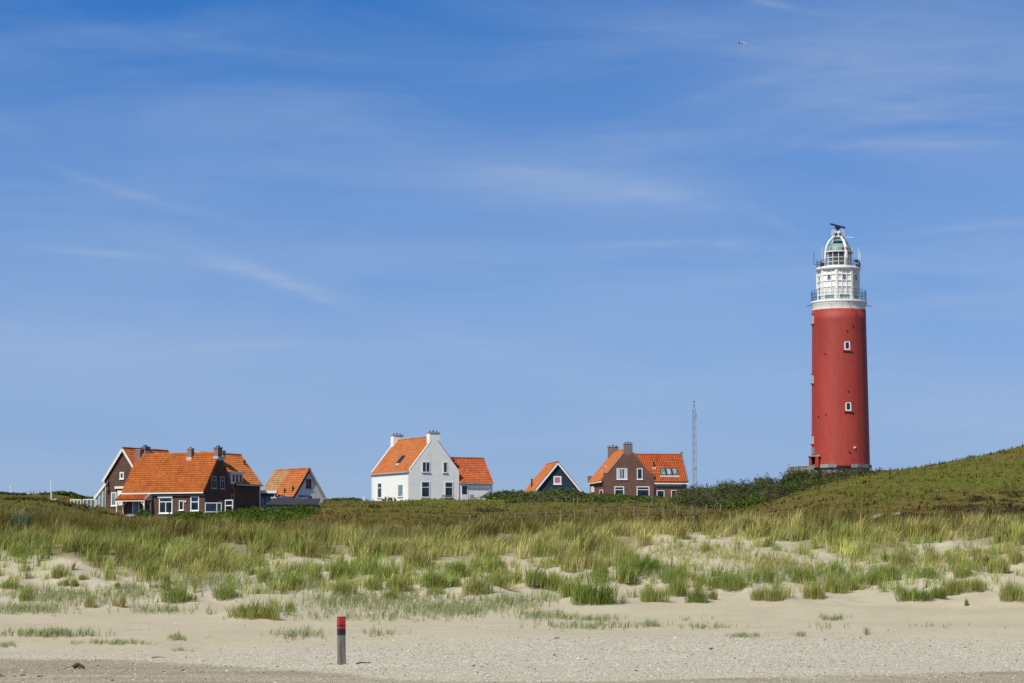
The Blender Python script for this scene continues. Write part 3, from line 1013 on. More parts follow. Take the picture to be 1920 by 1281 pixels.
def dune_grass():
    # --- thick marram cover of the foredune
    N = 9500
    cx = rng.uniform(-62, 62, N)
    cy = rng.uniform(98, 133, N)
    cz = hgrid(cx, cy)
    px, py = proj(cx, cy, cz)
    db = np.interp(px, *DENSE_B) + 11 * fbm(cx / 2.2, cy / 2.2, 101)
    pr = 1 - sstep(-10, 5, py - db)
    pr *= 1 - .97 * (inside(px, py, BARE) > .42)
    gap = fbm(cx / 1.7, cy / 2.6, 111)
    pr *= np.where(gap < -.38, .25, 1)
    pr *= .75
    pr = np.where(cy > 127, pr * .55, pr)
    keep = rng.uniform(0, 1, N) < pr
    cx, cy, px, py = cx[keep], cy[keep], px[keep], py[keep]
    n = len(cx)
    patch = fbm(cx / 3.2, cy / 3.2, 121) + .18 * rng.normal(0, 1, n)
    up = sstep(112, 123, cy)
    keys = []
    for p, u, X, Y, r in zip(patch, up, px, py, rng.uniform(0, 1, n)):
        if X < 130 and Y < 1000 and 30 < X and r < .12:
            keys.append('b')
        elif u > .45:
            keys.append('okk' if p > .10 else 'kko' if p > -.04 else ('sso' if p < -.25 else 'som' if r < .5 else 'oom'))
        else:
            keys.append('sm' if p < -.1 else ('mmy' if p < .18 else 'ok' if r < .4 else 'gm'))
    hts = rng.uniform(.75, 1.15, n) * (1 + .3 * fbm(cx / 4, cy / 4, 131)) * np.where(cy < 108, .72, 1.0)
    rad = rng.uniform(.35, .70, n)
    co, f3, f4, col = tufts(cx, cy, hts, rad, 96, keys, wind=(.50, .05), w=.0092, lean=(.05, .62), tone=.27)
    o = link_mesh('marram_grass', mesh_from('marram_grass', co, f3, f4, col))
    tag(o, 'thick straw and olive marram grass covering the foredune crest', None, None, 'stuff')
    # --- looser tufts running out over the sandy front
    N = 6500
    cx = rng.uniform(-58, 58, N)
    cy = rng.uniform(94, 118, N)
    # company for the photographed tufts, so that they run together in ragged mats
    q = [(x + rng.normal(0, .5) * c[2] / F * y * 1.1, y + abs(rng.normal(0, 1.0)) - .2) for c, x, y in zip(CL, _cx, _cy) for _ in range(5 if c[1] < 1122 else 2) if c[2] > 24]
    ex, ey = np.array(q).T
    cz = hgrid(cx, cy)
    px, py = proj(cx, cy, cz)
    db = np.interp(px, *DENSE_B)
    nz = fbm(cx / 2.6, cy / 1.6, 141) - .0
    lim = np.interp(px, [0, 400, 700, 1000, 1200, 1920], [1128, 1118, 1118, 1112, 1105, 1112])
    pr = sstep(-.12, .35, nz - sstep(-45, 10, py - lim) * .35) * sstep(-12, 12, py - db) * (1 - sstep(-4, 16, py - lim))
    pr = np.maximum(pr, .10 * sstep(-12, 12, py - db) * (1 - sstep(-30, 0, py - lim)))
    pr *= 1 - .8 * (inside(px, py, [(1175, 1105, 28, 26), (1010, 1090, 20, 12), (1360, 1085, 20, 8), (1262, 1040, 62, 25), (1378, 1045, 55, 20)]) > .4)
    keep = rng.uniform(0, 1, N) < pr
    cx, cy = np.concatenate([cx[keep], ex]), np.concatenate([cy[keep], ey])
    n = len(cx)
    keys = [('gy', 'mmg', 'g', 'sm')[int(v)] for v in np.clip((fbm(cx / 3, cy / 3, 151) + .2 * rng.normal(0, 1, n)) * 3 + 2, 0, 3)]
    co, f3, f4, col = tufts(cx, cy, rng.uniform(.32, .78, n), rng.uniform(.20, .48, n), 40, keys, w=.0085, lean=(.1, .5), tone=.18)
    o = link_mesh('young_dune_grass', mesh_from('young_dune_grass', co, f3, f4, col))
    tag(o, 'loose green young dune grass growing over the sandy dune front', None, None, 'stuff')
    # --- thin shoots on the open sand
    E = [(740, 1132, 200, 24, 780, .40), (840, 1147, 100, 10, 330, .42), (640, 1130, 75, 18, 170, .42), (90, 1118, 110, 14, 330, .42), (55, 1146, 75, 8, 240, .42), (180, 1125, 120, 18, 240, .4), (250, 1112, 60, 16, 200, .4), (305, 1147, 60, 6, 120, .36),
         (90, 1192, 100, 4.5, 240, .36), (215, 1207, 65, 3.5, 120, .22), (12, 1212, 18, 3, 36, .2), (332, 1199, 16, 3.5, 46, .3), (340, 1221, 22, 2, 16, .2), (565, 1192, 62, 7, 90, .4), (712, 1191, 36, 5, 34, .34), (1010, 1158, 50, 6, 120, .4), (1060, 1160, 24, 6, 36, .36),
         (1118, 1163, 40, 4, 70, .3), (1100, 1178, 95, 5, 110, .3), (1222, 1174, 22, 5, 40, .32), (1330, 1177, 60, 4, 56, .26), (1395, 1194, 34, 2.6, 80, .2), (1560, 1162, 30, 3, 60, .26), (1625, 1189, 4, 3, 12, .34), (1500, 1192, 9, 3, 20, .26), (1545, 1178, 50, 5, 14, .3), (1740, 1175, 60, 4, 14, .24),
         (1265, 1035, 70, 22, 420, .3), (1370, 1042, 70, 20, 380, .34), (1450, 1060, 70, 18, 420, .42), (960, 1132, 70, 14, 220, .42), (1030, 1120, 40, 12, 60, .4), (1700, 1075, 160, 20, 500, .45), (1480, 1085, 150, 16, 500, .45), (1250, 1082, 60, 14, 260, .45), (420, 1095, 120, 16, 420, .45),
         (460, 1060, 60, 16, 240, .5), (600, 1100, 90, 14, 220, .45), (1165, 1131, 6, 4, 10, .5), (395, 1152, 6, 5, 8, .5), (1290, 1163, 30, 3, 10, .2), (1130, 1172, 120, 5, 60, .25), (690, 1160, 200, 8, 160, .3)]
    PX, PY, HH = [], [], []
    for (x, y, rx, ry, k, h) in E:
        PX.append(x + rng.normal(0, .5, k) * rx)
        PY.append(y + rng.normal(0, .5, k) * ry)
        HH.append(np.full(k, h))
    PX, PY, HH = np.concatenate(PX), np.concatenate(PY), np.concatenate(HH)
    X, Y, Z, ok = hit(PX, PY, step=.5, fn=hgrid)
    X, Y, HH, PY = X[ok], Y[ok], HH[ok], PY[ok]
    keys = ['sm' if (py < 1068 and r < .7) else ('c' if r < .7 else 'cm') for py, r in zip(PY, rng.uniform(0, 1, len(X)))]
    co, f3, f4, col = tufts(X, Y, HH * rng.uniform(.7, 1.15, len(X)), np.full(len(X), .07), 5, keys, w=.0065, lean=(.1, .5))
    o = link_mesh('sand_couch', mesh_from('sand_couch', co, f3, f4, col))
    tag(o, 'sparse thin grass shoots dotted over the open sand', None, None, 'stuff')


dune_grass()

# photographed free tufts, one object each
PROTO = {}


def proto(key, var):
    if (key, var) not in PROTO:
        n = 560
        rr = np.sqrt(rng.uniform(0, 1, n)) * .42
        aa = rng.uniform(0, 2 * np.pi, n)
        lumps = rng.uniform(-.36, .36, (6, 2)) * np.array([1.15, .7])
        lh = rng.uniform(.55, 1.1, 6)
        k = rng.integers(0, 6, n)
        bx, by = rr * np.cos(aa) * .62 + lumps[k, 0], rr * np.sin(aa) * .62 + lumps[k, 1]
        dx = bx * .9 + .22 + rng.normal(0, .25, n)
        dy = by * .9 + .1 + rng.normal(0, .25, n)
        h = lh[k] * np.clip(rng.normal(.86, .2, n), .2, 1.3) * (1 - .4 * np.clip(np.hypot(bx, by) / .7, 0, 1))
        pk = {'g': 'gggm', 'm': 'mmgo', 's': 'ssom', 'd': 'dddg'}[key]
        c0, c1 = mixpal(pk, n)
        b = blades(np.stack([bx, by, np.full(n, -.05)], -1), h, np.arctan2(dy, dx), np.clip(rng.uniform(.05, .5, n) * (.5 + np.hypot(dx, dy) * .6), .03, .7), np.exp(rng.normal(0, .25, n)) * .0062, c0, c1)
        PROTO[(key, var)] = mesh_from('marram_tuft', *b)
    return PROTO[(key, var)]


MARKS = [(0, 90, 'under the left edge dune'), (90, 205, 'below the white flagpole'), (205, 290, 'below the tiled porch'), (290, 395, 'below the front brick house'), (395, 490, 'below the dormer roof'),
         (490, 612, 'below the grey cottage'), (612, 690, 'behind the beach pole'), (690, 770, "below the white house's side"), (770, 862, "below the white house's gable"), (862, 926, 'below the low white wing'),
         (926, 1000, 'right of the white house'), (1000, 1095, 'below the dark timber hut'), (1095, 1150, 'left of the shouldered gable'), (1150, 1228, 'below the shouldered gable'), (1228, 1292, 'below the skylight wing'),
         (1292, 1360, 'below the lattice mast'), (1360, 1440, 'right of the mast'), (1440, 1520, 'left of the lighthouse'), (1520, 1640, 'straight below the lighthouse'), (1640, 1720, 'right of the lighthouse'), (1720, 1800, 'below the right hill'), (1800, 1870, 'below the hill top'), (1870, 1930, 'at the right edge')]
ROWS = [(1118, 'at the dune foot'), (1095, 'halfway down the sandy front'), (0, 'high on the sandy front')]
CN = {'g': 'green', 'm': 'olive', 's': 'straw coloured', 'd': 'dark green'}


def place_tufts():
    X, Y, Z, ok = hit([c[0] for c in CL], [c[1] for c in CL], fn=hgrid)
    cells = {}
    for i, c in enumerate(CL):
        mk = next(m[2] for m in MARKS if m[0] <= c[0] < m[1])
        rw = next(r[1] for r in ROWS if c[1] >= r[0])
        sz = 'big' if c[2] >= 50 else ('small' if c[2] < 26 else 'bushy')
        cells.setdefault((sz, c[4], mk, rw), []).append(i)
    lab = {}
    for (sz, k, mk, rw), ii in cells.items():
        ii.sort(key=lambda i: CL[i][0])
        for j, i in enumerate(ii):
            pre = '' if len(ii) == 1 else ('left ' if j == 0 else 'right ' if j == len(ii) - 1 else 'middle ')
            lab[i] = f"{pre}{sz} {CN[k]} tuft {rw}, {mk}"
    for i, c in enumerate(CL):
        s = c[2] / F * Y[i]
        o = link_mesh('marram_tuft', proto(c[4], i % 4))
        o.location = (X[i], Y[i] + .1, h1(X[i], Y[i] + .1))
        o.scale = (s / .92, s / 1.02 * rng.uniform(.8, 1.05), c[3] / F * Y[i] / .80)
        o.rotation_euler = (0, 0, rng.uniform(-.5, .5))
        tag(o, lab[i], 'grass tuft', 'marram tufts on the sandy dune front')


place_tufts()


def turf():
    """short grass of the meadow and the hill"""
    N = 120000
    # even over the picture: density falls with distance squared
    Y = 1 / rng.uniform(1 / 362, 1 / 140, N)
    X = rng.uniform(-.26, .26, N) * Y
    Z = hgrid(X, Y)
    px, py = proj(X, Y, Z)
    g = green_of(px, py, Y) + .9 * fbm(X / 6, Y / 7, 201)
    cl = fbm(X / 1.3, Y / 1.6, 205, 2)
    keep = rng.uniform(0, 1, N) < np.clip(.45 + cl * 1.1, .08, 1)
    keep &= ~((Y > 291) & (Y < 306) & (px > 205) & (px < 440))
    keep &= ~((Y > 140) & (Y < 240) & (py > 960) & (py < 979) & (np.abs(px - 1642 + (py - 969) * 1.5) < 10))
    keep &= ~((Y > 298) & (px > 1285) & (px < 1670))
    keep &= ~((Y > 276) & (Y < 292) & (px > 325) & (px < 590))
    X, Y, g = X[keep], Y[keep], g[keep]
    n = len(X)
    keys = np.where(g > .62, 'G', np.where(g > .3, 'M', 'B'))
    py_ = proj(X, Y, hgrid(X, Y))[1]
    dk = fbm(X / .9, Y / 1.2, 215, 2) + .35 * rng.normal(0, 1, n)
    keys = np.where(dk > .46 + .14 * (py_ < 930), 'D', keys)
    PAL['D'] = ((.045, .044, .012), (.060, .058, .016))
    PAL.update({'G': ((.14, .148, .022), (.205, .208, .036)), 'M': ((.13, .115, .026), (.185, .165, .040)), 'B': ((.125, .088, .026), (.19, .135, .045))})
    hts = rng.uniform(.16, .40, n) * (1 + .5 * (rng.uniform(0, 1, n) < .05)) * (1 + .25 * (keys == 'D'))
    co, f3, f4, col = tufts(X, Y, hts, np.full(n, .20), 4, list(keys), w=.030, lean=(.1, .6))
    o = link_mesh('dune_turf', mesh_from('dune_turf', co, f3, f4, col))
    tag(o, 'short brown and green turf on the meadow and the right hill', None, None, 'stuff')


turf()


def leaves(blobs, dens, size, pal, jitter=.3):
    """leaf flakes over lumpy mounds: blobs (x, y, z, rx, ry, rz)"""
    P_, N_, B_ = [], [], []
    for bi, (x, y, z, rx, ry, rz) in enumerate(blobs):
        k = max(30, int(dens * (rx * ry + rx * rz + ry * rz) * 2.2))
        d = rng.normal(0, 1, (k, 3))
        d /= np.linalg.norm(d, axis=1)[:, None]
        d[:, 2] = np.abs(d[:, 2]) * 1.05 - .12
        lump = 1 + .20 * np.sin(d[:, 0] * 5 + bi) * np.sin(d[:, 1] * 5 + 2 * bi) + .14 * np.sin(d[:, 2] * 9 + d[:, 0] * 8 + bi * 1.7)
        rad = lump * (1 - np.abs(rng.normal(0, .085, k))) + (rng.uniform(0, 1, k) < .03) * rng.uniform(0, .09, k)
        P_.append(np.stack([x + d[:, 0] * rx * rad, y + d[:, 1] * ry * rad, z + d[:, 2] * rz * rad], -1))
        N_.append(d / np.array([rx, ry, rz]))
        B_.append(np.full(k, bi))
    p, nn, bb = np.concatenate(P_), np.concatenate(N_), np.concatenate(B_)
    n = len(p)
    nn = nn / np.linalg.norm(nn, axis=1)[:, None] + rng.normal(0, .38, (n, 3))
    nn /= np.linalg.norm(nn, axis=1)[:, None]
    a = np.cross(nn, rng.normal(0, 1, (n, 3)))
    a /= np.linalg.norm(a, axis=1)[:, None]
    b = np.cross(nn, a)
    s = (size * np.exp(rng.normal(0, .3, n)))[:, None]
    co = np.stack([p - a * s, p - b * s * .55, p + a * s, p + b * s * .55], 1).reshape(-1, 3)
    f4 = np.arange(n * 4).reshape(-1, 4)
    pal = np.array(pal)
    tone = rng.integers(0, len(pal), len(blobs))[bb]
    tone = np.where(rng.uniform(0, 1, n) < .35, rng.integers(0, len(pal), n), tone)
    col = pal[tone] * np.exp(rng.normal(0, .26, len(blobs)))[bb][:, None] * np.exp(rng.normal(0, jitter * .7, (n, 1))) * (1 + rng.normal(0, .05, (n, 3)))
    return co, np.zeros((0, 3), int), f4, np.repeat(col, 4, 0)


GREENS = [(.075, .135, .018), (.110, .170, .026), (.085, .115, .025), (.050, .085, .013)]
OLIVES = [(.100, .118, .048), (.135, .140, .066), (.070, .088, .030), (.150, .142, .078), (.064, .095, .026)]
DARKS = [(.046, .075, .018), (.068, .095, .026), (.036, .058, .014)]
BROWNS = [(.13, .105, .055), (.105, .092, .050), (.16, .132, .078)]


def px_blob(px, pytop, Y, rpx, flat=1.0):
    X, Zt = P(px, pytop, Y)
    X, Zt = float(X), float(Zt)
    g = h1(X, Y)
    r = rpx / F * Y
    hgt = max(.35, Zt - g)
    return (X, Y, g + .1 * hgt, r, r * .9 * flat, hgt * .9)


def thicket(name, specs, label, pal, dens=26, size=.10, kind='stuff', cat=None, fill=0):
    blobs = [px_blob(*s) for s in specs]
    extra = []
    for (x, y, z, rx, ry, rz) in blobs:
        for _ in range(fill):
            a, q = rng.uniform(0, 6.28), rng.uniform(.4, .95)
            extra.append((x + math.cos(a) * rx * q, y + math.sin(a) * ry * q, z + rz * (.25 if q > .7 else .5) * rng.uniform(.5, 1.0), rx * rng.uniform(.28, .45), ry * rng.uniform(.28, .45), rz * rng.uniform(.35, .6)))
    o = link_mesh(name, mesh_from(name, *leaves(blobs + extra, dens, size, pal)))
    tag(o, label, cat, None, kind)
    return o


# ------------------------------------------------------------------ houses
class Fr:
    """a house's own frame: x along its front, y back, z up"""

    def __init__(s, px, py, Y, rot):
        s.o = PV(px, py, Y)
        s.rot = R(rot)
        s.M = Matrix.Translation(s.o) @ Matrix.Rotation(s.rot, 4, 'Z')
        s.I = s.M.inverted()

    def at(s, px, py, axis, d):
        """local point seen at a photo pixel on the local plane axis = d"""
        c = s.I @ Vector((0, 0, EYE))
        r = s.I.to_3x3() @ ray(px, py)
        i = 'xyz'.index(axis)
        return c + r * ((d - c[i]) / r[i])

    def on(s, px, py, p0, n):
        c = s.I @ Vector((0, 0, EYE))
        r = s.I.to_3x3() @ ray(px, py)
        n = Vector(n)
        return c + r * ((Vector(p0) - c).dot(n) / r.dot(n))


def zz(ox, oy, k):
    return lambda x, y: (ox + x / k, oy + y / k)


def slope_mesh(mb, O, A, S, La, Ls, tw=.27, tc=.34, amp=.056, step=.062, mask=None, u0=0, slab=True, slabA=(0, 1)):
    O, A, S = Vector(O), Vector(A).normalized(), Vector(S).normalized()
    N = A.cross(S)
    cols = max(2, round(La / tw))
    rows = max(2, round(Ls / tc))
    tw, tc = La / cols, Ls / rows
    m = 4
    for j in range(rows):
        base = len(mb.v)
        for (t, lift) in ((j, step), (j + 1, 0.0)):
            for i in range(cols * m + 1):
                ph = (i % m) / m * 2 * math.pi
                mb.v.append(tuple(O + A * (i * tw / m) + S * (t * tc) + N * (lift + amp * math.cos(ph))))
        w = cols * m + 1
        for i in range(cols * m):
            c = O + A * ((i + .5) * tw / m) + S * ((j + .5) * tc)
            if mask and not mask(c):
                continue
            mb.uv[len(mb.f)] = [(u0 + (i + .01) / m, j + .01), (u0 + (i + .99) / m, j + .01), (u0 + (i + .99) / m, j + .99), (u0 + (i + .01) / m, j + .99)]
            mb.f.append((base + i, base + i + 1, base + w + i + 1, base + w + i))
            if j:
                mb.uv[len(mb.f)] = [(u0 + (i + .5) / m, j + .1)] * 4
                mb.f.append((base - w + i, base - w + i + 1, base + i + 1, base + i))
    if slab:
        a0, a1 = La * slabA[0], La * slabA[1]
        lo, hi = -.16, -.045
        k = len(mb.f)
        mb.hexa([O + A * a0 + N * lo, O + A * a1 + N * lo, O + A * a1 + S * Ls + N * lo, O + A * a0 + S * Ls + N * lo,
                 O + A * a0 + N * hi, O + A * a1 + N * hi, O + A * a1 + S * Ls + N * hi, O + A * a0 + S * Ls + N * hi])
        for q in range(k, len(mb.f)):
            mb.uv[q] = [(.5, .5)] * len(mb.f[q])


def ridge_tiles(mb, p0, p1, r=.13):
    k = len(mb.f)
    n = max(2, int((Vector(p1) - Vector(p0)).length / .4))
    p0, p1 = Vector(p0), Vector(p1)
    for i in range(n):
        k = len(mb.f)
        mb.tube([p0.lerp(p1, i / n), p0.lerp(p1, (i + 1) / n)], r * (1.0 if i % 2 else 1.07), 8)
        for q in range(k, len(mb.f)):
            mb.uv[q] = [(i + .5, 77.5)] * len(mb.f[q])


def roof(parent, x0, x1, y0, y1, ze, zr, axis, oe=.3, ov=.2, ov2=None, mat='tiles_orange', masks=(None, None), slabA=((0, 1), (0, 1)), ridge=True, name='roof', two=True):
    """gable roof; ze and zr are the tile surface over the wall face and at the ridge"""
    ov2 = ov if ov2 is None else ov2
    mb = MB()
    if axis == 'y':
        half = (x1 - x0) / 2
        sl = (zr - ze) / half
        ln = math.hypot(half + oe, (half + oe) * sl)
        zo = ze - oe * sl
        La = y1 - y0 + ov + ov2
        slope_mesh(mb, (x0 - oe, y1 + ov2, zo), (0, -1, 0), (1, 0, sl), La, ln, mask=masks[0], slabA=slabA[0])
        if two:
            slope_mesh(mb, (x1 + oe, y0 - ov, zo), (0, 1, 0), (-1, 0, sl), La, ln, mask=masks[1], slabA=slabA[1], u0=200)
        if ridge:
            xm = (x0 + x1) / 2
            ridge_tiles(mb, (xm, y0 - ov, zr + .02), (xm, y1 + ov2, zr + .02))
    else:
        half = (y1 - y0) / 2
        sl = (zr - ze) / half
        ln = math.hypot(half + oe, (half + oe) * sl)
        zo = ze - oe * sl
        La = x1 - x0 + ov + ov2
        slope_mesh(mb, (x0 - ov, y0 - oe, zo), (1, 0, 0), (0, 1, sl), La, ln, mask=masks[0], slabA=slabA[0])
        if two:
            slope_mesh(mb, (x1 + ov2, y1 + oe, zo), (-1, 0, 0), (0, -1, sl), La, ln, mask=masks[1], slabA=slabA[1], u0=200)
        if ridge:
            ym = (y0 + y1) / 2
            ridge_tiles(mb, (x0 - ov, ym, zr + .02), (x1 + ov2, ym, zr + .02))
    return mb.build(name, mat, parent)


def gable_body(mb, x0, x1, y0, y1, ze, zr, axis, zb=-1.5, drop=.24):
    ze, zr = ze - drop, zr - drop
    if axis == 'y':
        mb.prism([(x0, zb), (x1, zb), (x1, ze), ((x0 + x1) / 2, zr), (x0, ze)], 'y', y0, y1)
    else:
        mb.prism([(y0, zb), (y1, zb), (y1, ze), ((y0 + y1) / 2, zr), (y0, ze)], 'x', x0, x1)
    return mb


class Wall:
    """local wall plane for openings: 'y' front facing -y at y=d; 'x-' facing -x; 'x+' facing +x"""

    def __init__(s, fr, side, d):
        s.fr, s.side, s.d = fr, side, d
        s.ax = side[0]

    def ab(s, px, py):
        p = s.fr.at(px, py, s.ax, s.d)
        return (p.x if s.ax == 'y' else p.y), p.z

    def rect(s, pL, pT, pR, pB):
        a0, z1 = s.ab(pL, (pT + pB) / 2)[0], s.ab((pL + pR) / 2, pT)[1]
        a1, z0 = s.ab(pR, (pT + pB) / 2)[0], s.ab((pL + pR) / 2, pB)[1]
        return min(a0, a1), max(a0, a1), z0, z1

    def box(s, mb, a0, a1, z0, z1, d0, d1):
        """d outward"""
        if s.side == 'y':
            mb.box(a0, a1, s.d - d1, s.d - d0, z0, z1)
        elif s.side == 'x-':
            mb.box(s.d - d1, s.d - d0, a0, a1, z0, z1)
        else:
            mb.box(s.d + d0, s.d + d1, a0, a1, z0, z1)
        return mb


def window(wall, rect, parent, bars='', t=.09, fm='white_paint', gm='window_glass', sill=True, name='window', sm='white_paint', label=None, blind=None, trans=.68):
    """bars: v vertical mullion, h transom, V two mullions; the frame stands in a shallow reveal with a sill below"""
    a0, a1, z0, z1 = rect
    f = MB()
    wall.box(f, a0, a0 + t, z0, z1, -.06, .05)
    wall.box(f, a1 - t, a1, z0, z1, -.06, .05)
    wall.box(f, a0 + t, a1 - t, z1 - t, z1, -.06, .05)
    wall.box(f, a0 + t, a1 - t, z0, z0 + t, -.06, .05)
    tb = t * .75
    zt = z0 + (z1 - z0) * trans
    if 'h' in bars:
        wall.box(f, a0 + t, a1 - t, zt - tb / 2, zt + tb / 2, -.06, .045)
    vt = zt - tb / 2 if 'l' in bars else z1 - t
    if 'v' in bars:
        am = (a0 + a1) / 2
        wall.box(f, am - tb / 2, am + tb / 2, z0 + t, vt, -.06, .04)
    if 'V' in bars:
        for q in (1 / 3, 2 / 3):
            am = a0 + (a1 - a0) * q
            wall.box(f, am - tb / 2, am + tb / 2, z0 + t, z1 - t, -.06, .04)
    fo = f.build(name, fm, parent, label=label)
    g = wall.box(MB(), a0 + t * .9, a1 - t * .9, z0 + t * .9, z1 - t * .9, -.05, .008)
    g.build('pane', gm, fo)
    if blind:
        b = wall.box(MB(), a0 + t, a1 - t, z0 + t + (z1 - z0) * blind[1], z1 - t, .01, .016)
        b.build('blind', blind[0], fo)
    if sill:
        s_ = wall.box(MB(), a0 - .07, a1 + .07, z0 - .08, z0 - .003, -.02, .12)
        s_.build('sill', sm, fo)
    return fo


def chimney(parent, x0, x1, y0, y1, z0, z1, mat='brick_chimney', cap='concrete', pots=2, flash=True, capo=.06, potm='black_metal', along='x'):
    o = MB().box(x0, x1, y0, y1, z0, z1).build('chimney', mat, parent)
    MB().box(x0 - capo, x1 + capo, y0 - capo, y1 + capo, z1, z1 + .12).build('cap', cap, o)
    for i in range(pots):
        q = (i + .5) / pots
        cx, cy = (x0 + (x1 - x0) * q, (y0 + y1) / 2) if along == 'x' else ((x0 + x1) / 2, y0 + (y1 - y0) * q)
        h = .26 if i % 2 else .17
        MB().lathe([(.10, z1 + .12), (.085, z1 + .12 + h * .7), (.12, z1 + .12 + h * .72), (.12, z1 + .12 + h)], 10, (cx, cy)).build('pot', potm, o)
    if flash:
        MB().box(x0 - .05, x1 + .05, y0 - .05, y1 + .05, z0 - .2, z0 + .28).build('flashing', 'lead', o)
    return o


def gutter(parent, p0, p1, mat='white_paint', h=.16, w=.14):
    return MB().beam(p0, p1, w, h).build('gutter', mat, parent)


def verge(parent, pts, w=.05, h=.24, mat='white_paint', name='bargeboard'):
    mb = MB()
    for a, b in zip(pts[:-1], pts[1:]):
        mb.beam(a, b, w, h)
    return mb.build(name, mat, parent)


# ---------------------------------------------- left group: long front house with cross wing
def front_house():
    fr = Fr(384, 968, 293, -27)
    z = zz(120, 800, 6.4)
    z2 = zz(360, 800, 6.4)
    h = empty('brick_house', fr.o, fr.rot, 'long dark brick house with big orange roof, tiled porch and dormer wing', 'house')
    L, Wd = 12.4, 6.4
    ze, zr = 3.55, 8.0
    gable_body(MB(), -L, 0, 0, Wd, ze, zr, 'x').build('wall', 'brick_brown', h)
    rf = roof(h, -L, 0, 0, Wd, ze, zr, 'x', .35, .12, .03)
    gutter(h, (-L - .1, -.45, ze - .62), (.05, -.45, ze - .62), 'cream_paint', .18)
    # rear cross wing, its long side flush with the front house's gable
    ze2, zr2 = 4.62, 8.12
    w0, yB = -6.0, 12.4
    gable_body(MB(), w0, -.04, 6.3, yB, ze2, zr2, 'y').build('wing_wall', 'brick_brown', h)
    slA = (zr - ze) / (Wd / 2)
    r2 = roof(h, w0, -.04, 3.4, yB, ze2, zr2, 'y', .35, 0, .1, name='wing_roof', masks=(lambda c: c.z > zr - (c.y - 3.2) * slA - .05, lambda c: c.z > zr - (c.y - 3.2) * slA - .05 and (c.y > 6.42 or c.x < -.1)),
              slabA=((0, .66), (.34, 1)))
    gutter(h, (.38, 6.5, ze2 - .52), (.38, yB + .1, ze2 - .52), 'grey_paint', .2)
    MB().box(.0, .08, yB - .12, yB + .05, -1, ze2 - .4).build('downpipe', 'white_paint', h)
    fw = Wall(fr, 'y', 0)

    def q(zf, a, b, c, d):
        x0, y0 = zf(a, b)
        x1, y1 = zf(c, d)
        return x0, y0, x1, y1
    w = window(fw, fw.rect(*q(z, 1142, 850, 1303, 1042)), h, 'hvl', .13, trans=.72)
    r = fw.rect(*q(z, 1132, 833, 1308, 856))
    fw.box(MB(), r[0], r[1], r[2], r[3], .0, .16).build('awning_box', 'cream_paint', w)
    window(fw, fw.rect(*q(z, 1382, 887, 1437, 1004)), h, '', .10)
    window(fw, fw.rect(*q(z, 1520, 838, 1622, 1012)), h, 'h', .13, trans=.62)
    d = fw.rect(*q(z, 822, 893, 906, 1096))
    do = window(fw, d, h, '', .13, gm='window_glass_pale', sill=False, name='door')
    fw.box(MB(), d[0] + .1, d[1] - .1, d[2] - .12, d[2] + .28, .0, .07).build('door_panel', 'white_paint', do)
    r = fw.rect(*q(z, 1462, 883, 1478, 900))
    MB().lathe([(.0, 0), (.12, .02), (.12, .1), (0, .14)], 12).build('wall_lamp', 'white_paint', h).matrix_local = Matrix.Translation((r[0], -.05, r[2])) @ Matrix.Rotation(math.pi / 2, 4, 'X')
    # gable windows with red blinds, all in the shade
    gw = Wall(fr, 'x+', 0)
    for (a, b, c, e) in ((233, 594, 290, 742), (336, 600, 389, 748)):
        window(gw, gw.rect(*q(z2, a, b, c, e)), h, 'hvl', .08, blind=('red_blind', .62), trans=.66, fm='grey_paint', sm='grey_paint')
    window(gw, gw.rect(*q(z2, 320, 890, 372, 1018)), h, '', .10, sill=False, name='side_door', fm='grey_paint')
    ww = Wall(fr, 'x+', -.04)
    window(ww, ww.rect(*q(z2, 465, 812, 503, 985)), h, '', .10, sill=False, name='side_door', gm='window_glass', fm='grey_paint')
    MB().tube([(.06, .12, -.5), (.06, .12, ze - .6)], .05, 8).build('downpipe', 'dark_paint', h)
    # dormer on the wing
    sl2 = (zr2 - ze2) / 2.98
    xs = .12
    p0 = fr.at(*z2(470, 690), 'x', xs)
    p1 = fr.at(*z2(608, 690), 'x', xs)
    zt = fr.at(*z2(540, 562), 'x', xs).z
    ya, yb_ = min(p0.y, p1.y), max(p0.y, p1.y)
    dm = MB().box(-2.4, xs, ya, yb_, ze2 - .45, zt).build('dormer', 'white_paint', h)
    MB().box(-2.5, xs + .22, ya - .18, yb_ + .18, zt, zt + .2).build('dormer_roof', 'white_paint', dm)
    dw = Wall(fr, 'x+', xs)
    n = 3
    for i in range(n):
        a0 = ya + (yb_ - ya) * (.06 + i * .31)
        window(dw, (a0, a0 + (yb_ - ya) * .25, ze2 - .22, zt - .1), dm, '', .06, gm='window_glass', blind=('red_blind', .3), sill=False)
    # chimneys on the front ridge
    za = zr - .3
    a = fr.at(*z(1772, 250), 'y', 2.7).x
    chimney(rf, -.62, .02, 2.72, 3.68, zr - .75, fr.at(*z(1830, 248), 'y', 2.7).z - .1, pots=2, along='y')
    x = fr.at(*z(1512, 330), 'y', 2.75).x
    chimney(rf, x - .34, x + .30, 2.6, 3.2, zr - .75, fr.at(*z(1512, 262), 'y', 2.7).z - .1, pots=1)
    x = fr.at(*z(885, 380), 'y', 2.75).x
    chimney(rf, x - .42, x + .35, 2.75, 3.65, zr - 1.2, fr.at(*z(885, 276), 'y', 2.8).z - .1, pots=1)
    p = fr.at(*z2(358, 300), 'y', 6.2)
    chimney(r2, p.x - .3, p.x + .35, 5.9, 6.5, zr2 - .55, p.z, pots=0)
    pv = fr.at(*z2(630, 440), 'x', -1.9)
